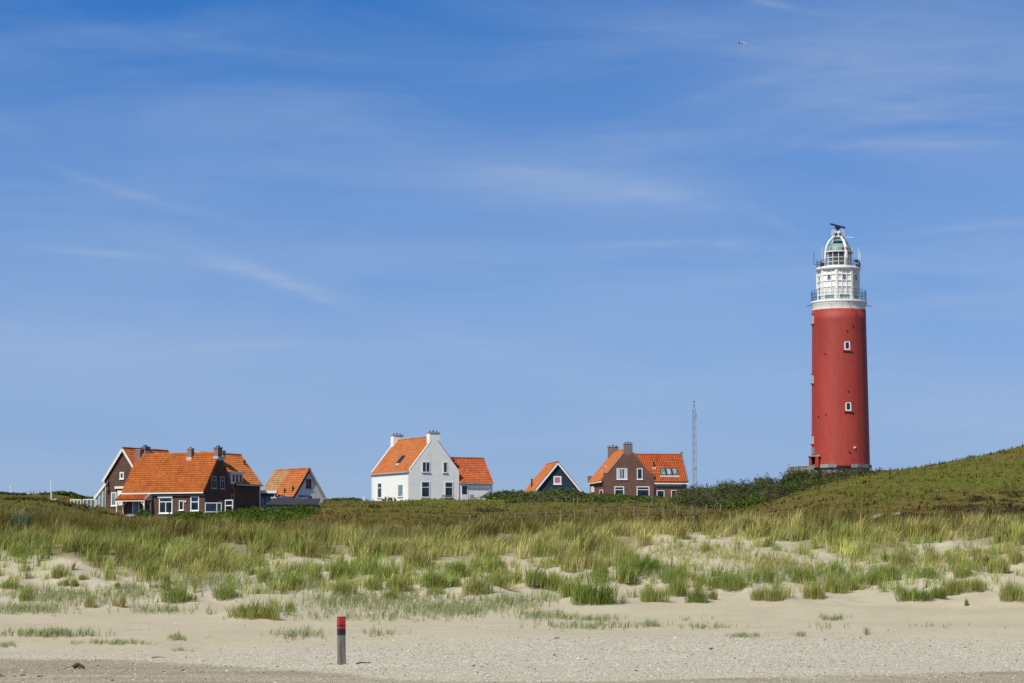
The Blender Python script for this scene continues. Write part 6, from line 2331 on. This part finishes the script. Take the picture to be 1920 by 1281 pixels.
# ---------------------------------------------- pasture fence
def fence():
    PTS = [(881, 987), (908, 986), (939.5, 981), (967, 975.5), (994.7, 974.5), (1024.3, 972.5), (1051, 971.6), (1078.5, 968), (1107, 966.4), (1134.5, 964), (1162, 963), (1188.8, 962), (1216, 964.5),
           (1243.7, 964.5), (1270.3, 963.6), (1297.5, 963.5), (1324, 961), (1351, 958)]
    Ys = np.linspace(246, 268, len(PTS))
    o = empty('wire_fence', (0, 0, 0), 0, 'row of grey wooden pasture posts with thin wire across the brown meadow', 'fence')
    tops = []
    for i, ((px, py), Y) in enumerate(zip(PTS, Ys)):
        X = float(P(px, py, Y)[0])
        g = h1(X, Y)
        top = float(P(px, py - 14, Y)[1])
        top = min(max(top, g + .7), g + 1.15)
        lean = rng.normal(0, .03)
        r = .085 if i not in (8, 15) else .10
        MB().tube([(X, Y, g - .3), (X + lean, Y, top)], r, 8, r * .9).build('post', 'post_wood', o)
        tops.append((Vector((X + lean, Y, top)), Vector((X, Y, g))))
    for q in (.15, .5):
        wmb = MB()
        for (a, b), (c, d) in zip(tops[:-1], tops[1:]):
            wmb.tube([a.lerp(b, q), c.lerp(d, q)], .006, 4, cap=False)
        wmb.build('wire', 'galvanised', o)
    for (px, py, hh) in ((1075, 947, 1.1), (1083, 947, 1.0), (1222.5, 948, 1.2)):
        X, Y = float(P(px, py, 300)[0]), 300.0
        g = h1(X, Y)
        p = MB().tube([(X, Y, g - .2), (X + .03, Y, max(g + hh, PV(px, py - 9, Y).z))], .06, 8).build('stake', 'post_wood')
        tag(p, {1075: 'left one of a pair of thin stakes in front of the green scrub', 1083: 'right one of a pair of thin stakes in front of the green scrub', 1222.5: 'single thin stake at the right end of the green scrub'}[px], 'stake')
    # charred stump post in front of the meadow
    Y = 150
    p = PV(1305.5, 978, Y)
    g = h1(p.x, Y)
    mb = MB()
    mb.tube([(p.x - .05, Y, g - .3), (p.x - .02, Y, p.z), (p.x + .03, Y, p.z + .28), (p.x + .01, Y, p.z + .42)], .13, 9, .10)
    mb.tube([(p.x + .05, Y - .02, p.z + .28), (p.x + .13, Y, p.z + .12)], .07, 7, .04)
    o = mb.build('stump_post', 'dark_paint')
    MB().box(p.x - .19, p.x - .13, Y - .05, Y + .05, g, p.z + .34).build('pale_edge', 'post_wood', o)
    tag(o, 'dark knobbly stump post with pale edge below the pasture fence', 'post')
    # thin posts and wire at the foot of the right hill
    o = empty('hill_fence', (0, 0, 0), 0, 'low dark stub fence with wire at the foot of the right hill', 'fence')
    last = None
    for (px, py) in ((1480, 976), (1565, 978), (1650, 980), (1722, 983)):
        Y = 172
        X = float(P(px, py, Y)[0])
        g = h1(X, Y)
        t = max(g + .35, float(P(px, py - 2, Y)[1]))
        MB().tube([(X, Y, g - .2), (X, Y, t)], .06, 7).build('post', 'timber_grey', o)
        if last:
            MB().tube([last, (X, Y, t - .05)], .008, 4).build('wire', 'galvanised', o)
        last = (X, Y, t - .05)


fence()


# ---------------------------------------------- beach pole, wood, shells
def beach():
    X, Y, Z, ok = hit([640.5], [1246], fn=hgrid)
    x, y, zg = float(X[0]), float(Y[0]), h1(float(X[0]), float(Y[0]))
    k = F / (Y[0] * cT)
    hgt = 88.5 / k
    s = 14.6 / k / 2 * .86
    o = empty('beach_pole', (x, y, zg), R(24), 'square weathered beach pole with red top and black bands', 'pole')
    lean = Matrix.Rotation(R(-.8), 4, 'Y')
    bands = [('weathered_pole', 'shaft', -.6, .615), ('pole_black', 'black_band', .615, .742), ('pole_red', 'red_band', .742, .792), ('pole_black', 'thin_black_band', .792, .822), ('pole_red', 'red_top', .822, 1.0)]
    for (m, nm, a, b) in bands:
        z0, z1 = a * hgt if a > 0 else a, b * hgt
        e = .0 if m == 'weathered_pole' else .004
        mb = MB()

        def rg(zc, q):
            w = s * (1.03 - .04 * zc / hgt) + e
            c = w * q
            return [(-w, -c, zc), (-c, -w, zc), (c, -w, zc), (w, -c, zc), (w, c, zc), (c, w, zc), (-c, w, zc), (-w, c, zc)]
        v = rg(z0, .9) + rg(z1, .9)
        fs = [(i, (i + 1) % 8, 8 + (i + 1) % 8, 8 + i) for i in range(8)] + [tuple(range(8))[::-1], tuple(range(8, 16))]
        ob = mb.add(v, fs).build(nm, m, o)
        ob.matrix_local = lean
    # driftwood
    def stick(px0, py0, px1, py1, r, lab, name='driftwood_stick', bend=.05):
        X, Y, Z, _ = hit([px0, (px0 + px1) / 2, px1], [py0, (py0 + py1) / 2, py1], fn=hgrid)
        pts = [Vector((X[i], Y[i], h1(X[i], Y[i]) + r * .6 + (bend if i == 1 else 0))) for i in range(3)]
        ob = MB().tube([pts[0], pts[0].lerp(pts[1], .5) + Vector((0, 0, bend * .6)), pts[1], pts[1].lerp(pts[2], .5) + Vector((0, .03, bend * .3)), pts[2]], r, 7, r * .5).build(name, 'driftwood')
        tag(ob, lab, 'driftwood')
    stick(668, 1246, 696, 1244, .022, 'thin dark stick lying just right of the beach pole', bend=.03)
    stick(284, 1233.5, 308, 1233, .016, 'thin straight stick above the dark wet sand edge', bend=.01)
    stick(1040, 1198, 1050, 1197, .02, 'short dark twig on the sand below the white house wing', bend=.02)
    stick(1330, 1218, 1338, 1217, .02, 'small dark twig on the shells below the mast', bend=.02)
    stick(0, 1269, 10, 1269, .02, 'leftmost flat twig on the dark wet sand', bend=.01)
    stick(38, 1267, 48, 1267, .02, 'second flat twig from the left on the dark wet sand', bend=.01)
    stick(70, 1269.5, 82, 1269, .02, 'third flat twig from the left on the dark wet sand', bend=.01)
    X, Y, Z, _ = hit([147], [1254], fn=hgrid)
    x, y = float(X[0]), float(Y[0])
    g = h1(x, y)
    mb = MB()
    mb.tube([(x - .16, y, g + .04), (x - .06, y + .02, g + .13), (x + .03, y, g + .12), (x + .14, y, g + .06), (x + .18, y, g)], .07, 8, .03)
    mb.tube([(x - .08, y + .05, g + .05), (x + .0, y - .04, g + .15), (x + .10, y + .05, g + .10)], .055, 7, .03)
    mb.tube([(x + .02, y - .05, g + .02), (x + .1, y - .03, g + .09), (x + .2, y - .02, g - .01)], .04, 7, .015)
    mb.tube([(x - .05, y - .02, g + .10), (x - .25, y - .03, g + .06), (x - .48, y - .08, g + .0)], .014, 6, .006)
    o = mb.build('driftwood_lump', 'driftwood', smooth=True)
    tag(o, 'dark gnarled lump of driftwood on the wet sand at lower left', 'driftwood')
    # shell grit
    N = 34000
    Yv = rng.uniform(62, 93, N)
    Xv = rng.uniform(-.24, .24, N) * Yv
    px, py = proj(Xv, Yv, hgrid(Xv, Yv))
    top = np.interp(px, [0, 480, 800, 1000, 1300, 1920], [1222, 1214, 1200, 1192, 1190, 1190])
    pr = sstep(-14, 20, py - top + 10 * fbm(Xv / 4, Yv / 2, 61)) * .9 + .015
    pr = np.maximum(pr, .55 * np.exp(-((py - 1181) / 4) ** 2 - ((px - 280) / 110) ** 2))
    pr *= np.where(py > darkline(px), .8, 1)
    kx = rng.uniform(0, 1, N) < pr
    Xv, Yv = Xv[kx], Yv[kx]
    n = len(Xv)
    # dark scraps along the old strand lines
    D = 700
    dp = rng.uniform(0, 1920, D)
    band = rng.integers(0, 4, D)
    dy_ = np.choose(band, [1194 + .004 * dp, 1203 - .002 * dp, 1176 + 0 * dp, 1238 + 0 * dp]) + rng.normal(0, 2.2, D)
    cl = vnoise(dp / 60, band * 7.0, 5) > .52
    dX, dY, _, _ = hit(dp[cl], dy_[cl], fn=hgrid, step=.5, Y1=100)
    Xa, Ya = np.concatenate([Xv, dX]), np.concatenate([Yv, dY])
    m = len(Xa)
    za = hgrid(Xa, Ya)
    r = np.exp(rng.normal(math.log(.0145), .42, m))
    th = rng.uniform(0, 6.28, m)
    tx, ty = rng.normal(0, .35, m), rng.normal(-.1, .35, m)
    co = np.zeros((m, 6, 3))
    for i in range(5):
        a = th + i * 2 * np.pi / 5
        ex = np.cos(a) * r * rng.uniform(.7, 1.2, m)
        ey = np.sin(a) * r * rng.uniform(.7, 1.2, m)
        co[:, i] = np.stack([Xa + ex, Ya + ey, za + .008 + ex * tx + ey * ty], -1)
    co[:, 5] = np.stack([Xa, Ya, za + .008 + r * .55], -1)
    i0 = np.arange(m)[:, None] * 6
    f3 = np.concatenate([i0 + np.array([[i, (i + 1) % 5, 5]]) for i in range(5)])
    pal = np.array([(.68, .64, .55), (.56, .51, .41), (.47, .42, .32), (.36, .31, .23), (.22, .19, .15), (.60, .55, .47)])
    col = pal[rng.choice(6, m, p=[.40, .22, .14, .07, .04, .13])] * np.exp(rng.normal(0, .1, (m, 1)))
    col[n:] = np.array([.085, .068, .050])
    o = link_mesh('shell_litter', mesh_from('shell_litter', co.reshape(-1, 3), f3, np.zeros((0, 4), int), np.repeat(col, 6, 0), 'shell'))
    tag(o, 'white and grey shell fragments strewn over the lower beach', None, None, 'stuff')


def mat_shell():
    m, nt, b = principled('shell')
    a = nt.nodes.new('ShaderNodeAttribute')
    a.attribute_name = 'Col'
    nt.links.new(a.outputs['Color'], b.inputs['Base Color'])
    b.inputs['Roughness'].default_value = .5


mat_shell()
beach()


# ---------------------------------------------- bushes and scrub
def scrub():
    S = []
    # hedge in front of the long house's right end and the low shed
    for i in range(34):
        t = i / 33
        px = 330 + 250 * t + rng.normal(0, 3)
        top = np.interp(px, [330, 360, 400, 440, 470, 500, 560, 600], [961, 958, 961, 953, 949, 950, 946, 946])
        S.append((px, top + rng.uniform(-1, 3), 287 + rng.uniform(-1, 3), rng.uniform(14, 22)))
        S.append((px, top + rng.uniform(8, 13), 283 + rng.uniform(-1, 1), rng.uniform(14, 20)))
        S.append((px, top + rng.uniform(16, 21), 279 + rng.uniform(-1, 1), rng.uniform(14, 20)))
    for i in range(16):
        S.append((430 + 140 * i / 15, rng.uniform(974, 979), 275, 17))
    thicket('rose_hedge', S, 'dense green rose hedge in front of the dark brick gable and low shed', GREENS, 34, .10, 'thing', 'hedge', fill=2)
    # bank of scrub before the dark hut and right house
    S = []
    for i in range(44):
        px = 926 + 300 * i / 43 + rng.normal(0, 3)
        top = np.interp(px, [926, 960, 1000, 1030, 1065, 1085, 1110, 1160, 1200, 1230], [921, 922, 922, 917, 914, 920, 925, 926, 929, 933])
        S.append((px, top + rng.uniform(-1.5, 2.5), 331 + rng.uniform(-2, 1), rng.uniform(13, 22)))
    for Yd, dt, k in ((323, 9, 34), (314, 15, 30)):
        for i in range(k):
            px = 960 + 262 * i / (k - 1) + rng.normal(0, 3)
            top = np.interp(px, [926, 960, 1000, 1030, 1065, 1085, 1110, 1160, 1200, 1230], [924, 924, 924, 920, 919, 922, 926, 928, 931, 935])
            S.append((px, top + dt * (.6 + .4 * math.sin(px / 17)) + rng.uniform(-1.5, 2.5), Yd + rng.uniform(-2, 2), rng.uniform(12, 20)))
    thicket('dune_scrub', S, 'band of green and grey scrub hiding the foot of the dark hut', OLIVES + GREENS[:1], 22, .12, fill=2)
    S = []
    for i in range(26):
        px = 1098 + 112 * i / 25 + rng.normal(0, 3)
        S.append((px, np.interp(px, [1090, 1120, 1160, 1215], [929, 925, 926, 935]) + rng.uniform(0, 5), 322 + rng.uniform(-3, 3), rng.uniform(12, 19)))
    thicket('green_thicket', S, 'bright green thicket in front of the right brick house', GREENS, 30, .11, 'thing', 'thicket', fill=2)
    S = [(930 + 58 * i / 13, 920 + rng.uniform(-2, 5), 334, rng.uniform(10, 16)) for i in range(14)] + [(930 + 45 * i / 9, 932 + rng.uniform(-2, 4), 329, rng.uniform(9, 14)) for i in range(10)]
    thicket('elder_bush', S, 'dark green bushes against the right end of the white house wing', GREENS + DARKS, 30, .12, 'thing', 'bush', fill=2)
    # lighthouse mound
    S = []
    for i in range(260):
        px = rng.uniform(1272, 1675)
        Yd = rng.uniform(294, 343)
        top = np.interp(px, [1270, 1300, 1330, 1370, 1410, 1450, 1490, 1530, 1570, 1620, 1670], [917, 909, 904, 898, 892, 886, 884, 884, 884, 882, 882])
        lo = np.interp(px, [1270, 1340, 1440, 1480], [925, 940, 944, 930])
        t = (343 - Yd) / 43
        S.append((px, top + (lo - top) * t * rng.uniform(.58, .84) + rng.uniform(-2, 2), Yd, rng.uniform(9, 22)))
    for i in range(60):
        px = 1478 + 195 * i / 59
        S.append((px, np.interp(px, [1478, 1510, 1530, 1560, 1600, 1640, 1672], [879, 880, 881, 882, 880, 879.5, 880.5]) + rng.uniform(-1, 2), rng.uniform(336, 341), rng.uniform(9, 15)))
    thicket('buckthorn_scrub', S, 'dense dark olive buckthorn scrub covering the mound below the lighthouse', OLIVES + DARKS[:2] + BROWNS[:1], 40, .085, fill=2)
    S = [(px + rng.normal(0, 2), 893 + rng.uniform(0, 14), rng.uniform(322, 330), rng.uniform(12, 18)) for px in np.linspace(1478, 1524, 14)]
    thicket('dark_bush', S, 'big dark green bush in the scrub left below the lighthouse', DARKS, 26, .12, 'thing', 'bush', fill=3)
    S = [(px + rng.normal(0, 2), 896 + rng.uniform(0, 8), rng.uniform(328, 333), rng.uniform(10, 15)) for px in np.linspace(1530, 1580, 12)]
    thicket('light_bush', S, 'bright green bush right under the lighthouse terrace', GREENS[:3], 26, .12, 'thing', 'bush', fill=3)
    S = [(1340 + 90 * i / 8, 936 + rng.uniform(-8, 4) - i * .9, 296 - i * .4, rng.uniform(9, 15)) for i in range(9)]
    thicket('young_scrub', S, 'lighter green bushes at the left foot of the lighthouse scrub', GREENS[:3], 30, .11, 'thing', 'bush', fill=2)
    # far left dune scrub
    S = []
    for i in range(30):
        px = -20 + 60 * i / 29
        S.append((px, np.interp(px, [-20, 10, 30, 45], [930, 923, 923, 930]) + rng.uniform(0, 3), 330, rng.uniform(9, 14)))
    thicket('far_left_scrub', S, 'dark scrub on the dune crest at the far left edge', DARKS + OLIVES[:1], 22, .12, fill=1)
    S = []
    for i in range(34):
        px = 84 + 100 * i / 33
        S.append((px, np.interp(px, [84, 105, 122, 140, 165, 185], [926, 920, 919, 926, 931, 933]) + rng.uniform(-.5, 4), 329, rng.uniform(9, 15)))
    thicket('crest_scrub', S, 'dark green scrub topping the dune left of the sun room', DARKS + GREENS[1:3], 24, .12, fill=2)
    S = [(rng.uniform(-10, 70), rng.uniform(934, 944), 286, rng.uniform(10, 18)) for _ in range(14)] + [(rng.uniform(45, 160), rng.uniform(940, 947), 285, rng.uniform(9, 16)) for _ in range(18)]
    thicket('low_scrub', S, 'low dark scrub in the hollow behind the left grass crest', DARKS + BROWNS[:1], 22, .12, fill=1)
    S = [(612 + 60 * i / 11, 934 + rng.uniform(-1, 5), 330, rng.uniform(9, 14)) for i in range(12)]
    thicket('crest_herbs', S, 'low green growth on the crest left of the white house', GREENS[:2] + OLIVES[:1], 24, .11, fill=1)
    # single bushes
    def bush(name, specs, lab, pal, size=.10, dens=34, cat='bush'):
        thicket(name, specs, lab, pal, dens, size, 'thing', cat, fill=3)
    bush('bush', [(700, 945, 290, 7), (706, 947, 290, 6), (695, 948, 290, 5)], 'small round dark bush on the turf left of the white house', DARKS)
    bush('grey_shrub', [(895 + 8 * i, 950 + rng.uniform(0, 4), 285, 11) for i in range(7)], 'brown grey twiggy shrub on the slope below the white wing', BROWNS, .09)
    bush('wall_shrub', [(727, 930.5, 333, 8), (737, 932, 333, 5), (719, 935, 333, 4)], 'loose grey green shrub against the white sunlit wall', [(.14, .17, .10), (.10, .13, .07)], .10, 14)
    bush('porch_bush', [(268, 952, 289.5, 10), (278, 954, 289.5, 8), (262, 957, 289.5, 7)], 'bright green bush growing beside the tiled porch', [(.07, .14, .025), (.05, .10, .02)], .11)
    bush('dark_shrub', [(185, 962, 288, 12), (200, 964, 288, 12), (215, 965, 288, 11)], 'low dark green shrubs below the red timber edging', GREENS[2:])
    bush('brown_shrub', [(1270 + 12 * i, 921 + rng.uniform(-2, 4) - i, 312, 11) for i in range(6)], 'brown shrub at the right corner of the skylight wing', BROWNS + OLIVES[:1])
    bush('heath_patch', [(1750 + 200 * rng.uniform(0, 1), 948 + rng.uniform(-4, 10), rng.uniform(186, 202), rng.uniform(12, 24)) for i in range(34)], 'dark brown heath patch low on the right hill', [(.085, .070, .036), (.11, .088, .045), (.07, .065, .03)], .06, 40, 'shrub')
    bush('heath_patch', [(1696 + 50 * rng.uniform(0, 1), 963 + rng.uniform(-3, 4), rng.uniform(184, 190), 13) for i in range(12)], 'smaller dark heath patch at the foot of the right hill', [(.085, .070, .036), (.11, .088, .045), (.07, .065, .03)], .06, 40, 'shrub')


scrub()


# ---------------------------------------------- poles, birds, people
def small_things():
    p = PV(96.5, 942, 300)
    t = PV(95.6, 900, 300)
    g = h1(p.x, 300)
    o = MB().tube([(p.x, 300, g - .3), (t.x, 300, t.z)], .085, 10, .06).build('flagpole', 'white_paint')
    MB().lathe([(.0, 0), (.09, .04), (.09, .1), (0, .14)], 10).build('finial', 'white_paint', o).location = (t.x, 300, t.z)
    tag(o, 'bare white flagpole on the far left dune', 'flagpole')
    Y = 336
    p, t = PV(19.5, 924, Y), PV(19.5, 913, Y)
    g = h1(p.x, Y)
    o = MB().tube([(p.x, Y, g), (p.x, Y, t.z)], .05, 8).tube([(t.x - .2, Y, t.z + .05), (t.x + .18, Y, t.z - .02)], .04, 6).tube([(t.x, Y, t.z), (t.x - .06, Y, t.z + .25)], .03, 6).build('weather_mast', 'white_paint')
    tag(o, 'tiny white weather mast with cross arm at the far left', 'mast')
    for k, (px, top) in enumerate(((57, 921), (63, 922), (75, 923), (84, 923))):
        Y = 334
        p = PV(px, top, Y)
        g = h1(p.x, Y)
        o = MB().tube([(p.x, Y, g - .2), (p.x, Y, max(p.z, g + .5))], .055, 7).build('crest_post', 'timber_grey')
        tag(o, ('first', 'second', 'third', 'fourth')[k] + ' thin crest post left of the white flagpole, counted from the left', 'post', 'thin posts on the far left crest')
    Y = 331
    p, t = PV(682.8, 940, Y), PV(682.8, 931.5, Y)
    g = h1(p.x, Y)
    o = MB().tube([(p.x, Y, g - .1), (p.x, Y, t.z - .08)], .1, 10, .09).tube([(p.x, Y, t.z - .08), (p.x, Y, t.z)], .09, 10, .03).build('garden_post', 'white_paint')
    tag(o, 'white round topped post at the left corner of the white house', 'post')
    p = PV(127, 952, 292)
    mb = MB().lathe([(0.05, -.4), (.75, -.3), (.8, .0), (.45, .22), (.05, .28)], 13)
    o = mb.build('pale_boulder', 'concrete', smooth=True)
    o.location = (PV(103, 955, 288).x, 288, h1(PV(103, 955, 288).x, 288) + .25)
    o.scale = (.5, .4, .5)
    tag(o, 'pale grey boulder in the scrub right of the flagpole foot', 'boulder')
    # stranded fork of dead wood
    p = PV(649, 950, 300)
    g = h1(p.x, 300)
    mb = MB()
    for (dx, dz) in ((-.9, .5), (-.4, .65), (.3, .6), (.8, .45), (1.0, .15)):
        mb.tube([(p.x, 300, g), (p.x + dx * .5, 300, g + dz * .4), (p.x + dx, 300.1, g + dz)], .06, 6, .025)
    o = mb.build('dead_branch', 'driftwood')
    tag(o, 'forked dead branch lying on the turf left of the white house', 'branch')
    # sand scar on the hill
    # gull
    Y = 170.0
    c = PV(1389, 81.0, Y)
    body = MB()
    prof = [(.0, .012), (.04, .05), (.12, .072), (.24, .075), (.36, .05), (.46, .018)]
    ax = Vector((-.45, -.80, -.06)).normalized()
    body.tube([Vector((0, 0, 0)) + ax * (-.26 + q[0] * 1.15) for q in prof], .06, 10)
    # reshape rings to the bird's outline
    n = 10
    for i, q in enumerate(prof):
        cen = ax * (-.26 + q[0] * 1.15)
        for j in range(n):
            v = Vector(body.v[i * n + j]) - cen
            body.v[i * n + j] = tuple(cen + v.normalized() * q[1])
    side = ax.cross(Vector((0, 0, 1))).normalized()
    for sgn, pts in ((1, [(0, .02), (.18, .09), (.38, .06), (.62, -.06)]), (-1, [(0, .02), (.16, .05), (.30, -.02), (.44, -.14)])):
        top, bot = [], []
        vs, fs = [], []
        ch = [.17, .17, .12, .02]
        for (s, z), w in zip(pts, ch):
            b0 = side * s * sgn + Vector((0, 0, z))
            for (f, th) in ((.5, 0), (0, .016), (-.5, 0), (0, -.006)):
                vs.append(b0 + ax * (w * f + .02 - s * .12) + Vector((0, 0, th)))
        for i in range(3):
            for j in range(4):
                fs.append((i * 4 + j, i * 4 + (j + 1) % 4, (i + 1) * 4 + (j + 1) % 4, (i + 1) * 4 + j))
        fs += [(3, 2, 1, 0), (12, 13, 14, 15)]
        body.add(vs, fs)
    o = body.build('gull', 'white_paint', smooth=True)
    hd = MB().lathe([(0.01, -.06), (.05, -.04), (.062, 0), (.045, .045), (.012, .07), (.004, .11)], 10)
    ho = hd.build('head', 'dark_paint', o, smooth=True)
    ho.location = ax * .30 + Vector((0, 0, .02))
    ho.rotation_mode = 'QUATERNION'
    ho.rotation_quaternion = ax.to_track_quat('Z', 'Y')
    o.location = c
    tag(o, 'white dark headed gull gliding in the upper right sky', 'gull')
    for (px, py, lab) in ((1286, 834, 'tiny dark bird in the sky left of the lattice mast'), (1438, 801, 'tiny dark bird in the sky between mast and lighthouse')):
        q = PV(px, py, 420)
        mb = MB().tube([(-.11, 0, 0), (0, 0, .02), (.12, 0, -.01)], .035, 7, .02)
        mb.add([(-.02, .05, .02), (.05, .05, .02), (.0, .32, .1), (-.02, -.05, .02), (.05, -.05, .02), (.0, -.32, .1), (.01, .1, -.005), (.01, -.1, -.005)], [(0, 1, 2), (0, 2, 6), (1, 6, 2), (3, 5, 4), (3, 7, 5), (4, 5, 7)])
        o = mb.build('distant_bird', 'dark_paint')
        o.location = q
        tag(o, lab, 'bird', 'tiny distant birds')


small_things()


def person(px, pytop, label, hairc, shirt, facing):
    """standing figure: one skinned body, only the head shows over the scrub"""
    best = None
    for Y in np.arange(350, 376, .5):
        X, Zt = P(px, pytop, Y)
        g = h1(float(X), Y)
        e = abs(float(Zt) - 1.74 - g)
        if best is None or e < best[0]:
            best = (e, float(X), Y, float(Zt))
    _, X, Y, Zt = best
    H = [('pel', (0, 0, .95), .135), ('bel', (0, -.01, 1.10), .125), ('che', (0, .0, 1.32), .145), ('nk0', (0, .01, 1.47), .06), ('nk1', (0, -.01, 1.54), .055), ('hd0', (0, -.02, 1.62), .082), ('hd1', (0, -.01, 1.69), .078),
         ('shl', (.17, .01, 1.42), .062), ('ell', (.24, .03, 1.14), .043), ('wrl', (.25, -.05, .90), .032), ('hnl', (.25, -.07, .81), .034),
         ('shr', (-.17, .01, 1.42), .062), ('elr', (-.24, .03, 1.14), .043), ('wrr', (-.25, -.05, .90), .032), ('hnr', (-.25, -.07, .81), .034),
         ('hpl', (.09, 0, .88), .095), ('knl', (.10, -.01, .48), .06), ('anl', (.10, .02, .09), .042), ('tol', (.11, -.14, .04), .035),
         ('hpr', (-.09, 0, .88), .095), ('knr', (-.10, -.01, .48), .06), ('anr', (-.10, .02, .09), .042), ('tor', (-.11, -.14, .04), .035)]
    ix = {k[0]: i for i, k in enumerate(H)}
    E_ = [('pel', 'bel'), ('bel', 'che'), ('che', 'nk0'), ('nk0', 'nk1'), ('nk1', 'hd0'), ('hd0', 'hd1'), ('che', 'shl'), ('shl', 'ell'), ('ell', 'wrl'), ('wrl', 'hnl'), ('che', 'shr'), ('shr', 'elr'), ('elr', 'wrr'), ('wrr', 'hnr'),
          ('pel', 'hpl'), ('hpl', 'knl'), ('knl', 'anl'), ('anl', 'tol'), ('pel', 'hpr'), ('hpr', 'knr'), ('knr', 'anr'), ('anr', 'tor')]
    # fingers and thumbs
    for s, hn in ((1, 'hnl'), (-1, 'hnr')):
        b = Vector(H[ix[hn]][1])
        for f, (dy, ln) in enumerate(((-.03, .075), (-.01, .085), (.01, .08), (.03, .062))):
            nm = f'f{hn}{f}'
            ix[nm] = len(H)
            H.append((nm, tuple(b + Vector((-.012 * s, dy, -.04 - ln))), .009))
            E_.append((hn, nm))
        nm = 't' + hn
        ix[nm] = len(H)
        H.append((nm, tuple(b + Vector((-.03 * s, -.06, -.045))), .010))
        E_.append((hn, nm))
    me = bpy.data.meshes.new('person')
    me.from_pydata([k[1] for k in H], [(ix[a], ix[b]) for a, b in E_], [])
    o = bpy.data.objects.new('person', me)
    COL.objects.link(o)
    sk = o.modifiers.new('skin', 'SKIN')
    for v, k in zip(me.skin_vertices[0].data, H):
        v.radius = (k[2], k[2])
    me.skin_vertices[0].data[0].use_root = True
    ss = o.modifiers.new('sub', 'SUBSURF')
    ss.levels = ss.render_levels = 2
    m, nt, b = principled('clothes_' + shirt[0])
    t = nt.nodes.new('ShaderNodeTexCoord')
    sp = nt.nodes.new('ShaderNodeSeparateXYZ')
    nt.links.new(t.outputs['Object'], sp.inputs[0])
    r = nt.nodes.new('ShaderNodeValToRGB')
    r.color_ramp.interpolation = 'CONSTANT'
    e = r.color_ramp.elements
    e[0].position, e[0].color = 0, (.03, .03, .035, 1)
    e[1].position, e[1].color = .05, (.05, .07, .12, 1)
    q = e.new(.52)
    q.color = (*shirt[1], 1)
    q = e.new(.845)
    q.color = (.50, .28, .20, 1)
    nt.links.new(mth(nt, 'DIVIDE', sp.outputs[2], 1.76), r.inputs[0])
    nt.links.new(r.outputs[0], b.inputs['Base Color'])
    b.inputs['Roughness'].default_value = .7
    me.materials.append(m)
    o.location = (X, Y, Zt - 1.77)
    o.rotation_euler = (0, 0, R(facing))
    tag(o, label, 'person')
    hb = MB().lathe([(.105, -.03), (.112, .03), (.10, .08), (.06, .115), (.01, .125)], 14)
    hb.build('hair', hairc, o, smooth=True).location = (0, .012, 1.66)
    fc = MB()
    fc.lathe([(.001, 1.60), (.016, 1.605), (.014, 1.63), (.006, 1.65)], 8, (0, -.105))
    fc.build('nose', 'skin', o)
    ey = MB()
    for s in (-1, 1):
        ey.lathe([(.002, 1.642), (.012, 1.65), (.002, 1.658)], 8, (s * .033, -.094))
    ey.build('eyes', 'dark_paint', o)
    MB().box(-.025, .025, -.102, -.085, 1.575, 1.583).build('mouth', 'red_blind', o)
    er = MB()
    for s in (-1, 1):
        er.lathe([(.004, 1.61), (.018, 1.63), (.014, 1.655), (.003, 1.665)], 8, (s * .098, 0))
    er.build('ears', 'skin', o)


paint('skin', (.50, .28, .20), .6, .05)

paint('hair_pale', (.30, .18, .13), .7, .2)
paint('hair_dark', (.03, .015, .02), .6, .2)
person(1649.6, 876.2, 'person with pale brown hair whose head shows just right of the lighthouse', 'hair_pale', ('pale', (.35, .2, .2)), 20)
person(1668.6, 877.2, 'person with dark hair whose head shows over the scrub below the hill crest', 'hair_dark', ('dark', (.2, .2, .25)), -30)
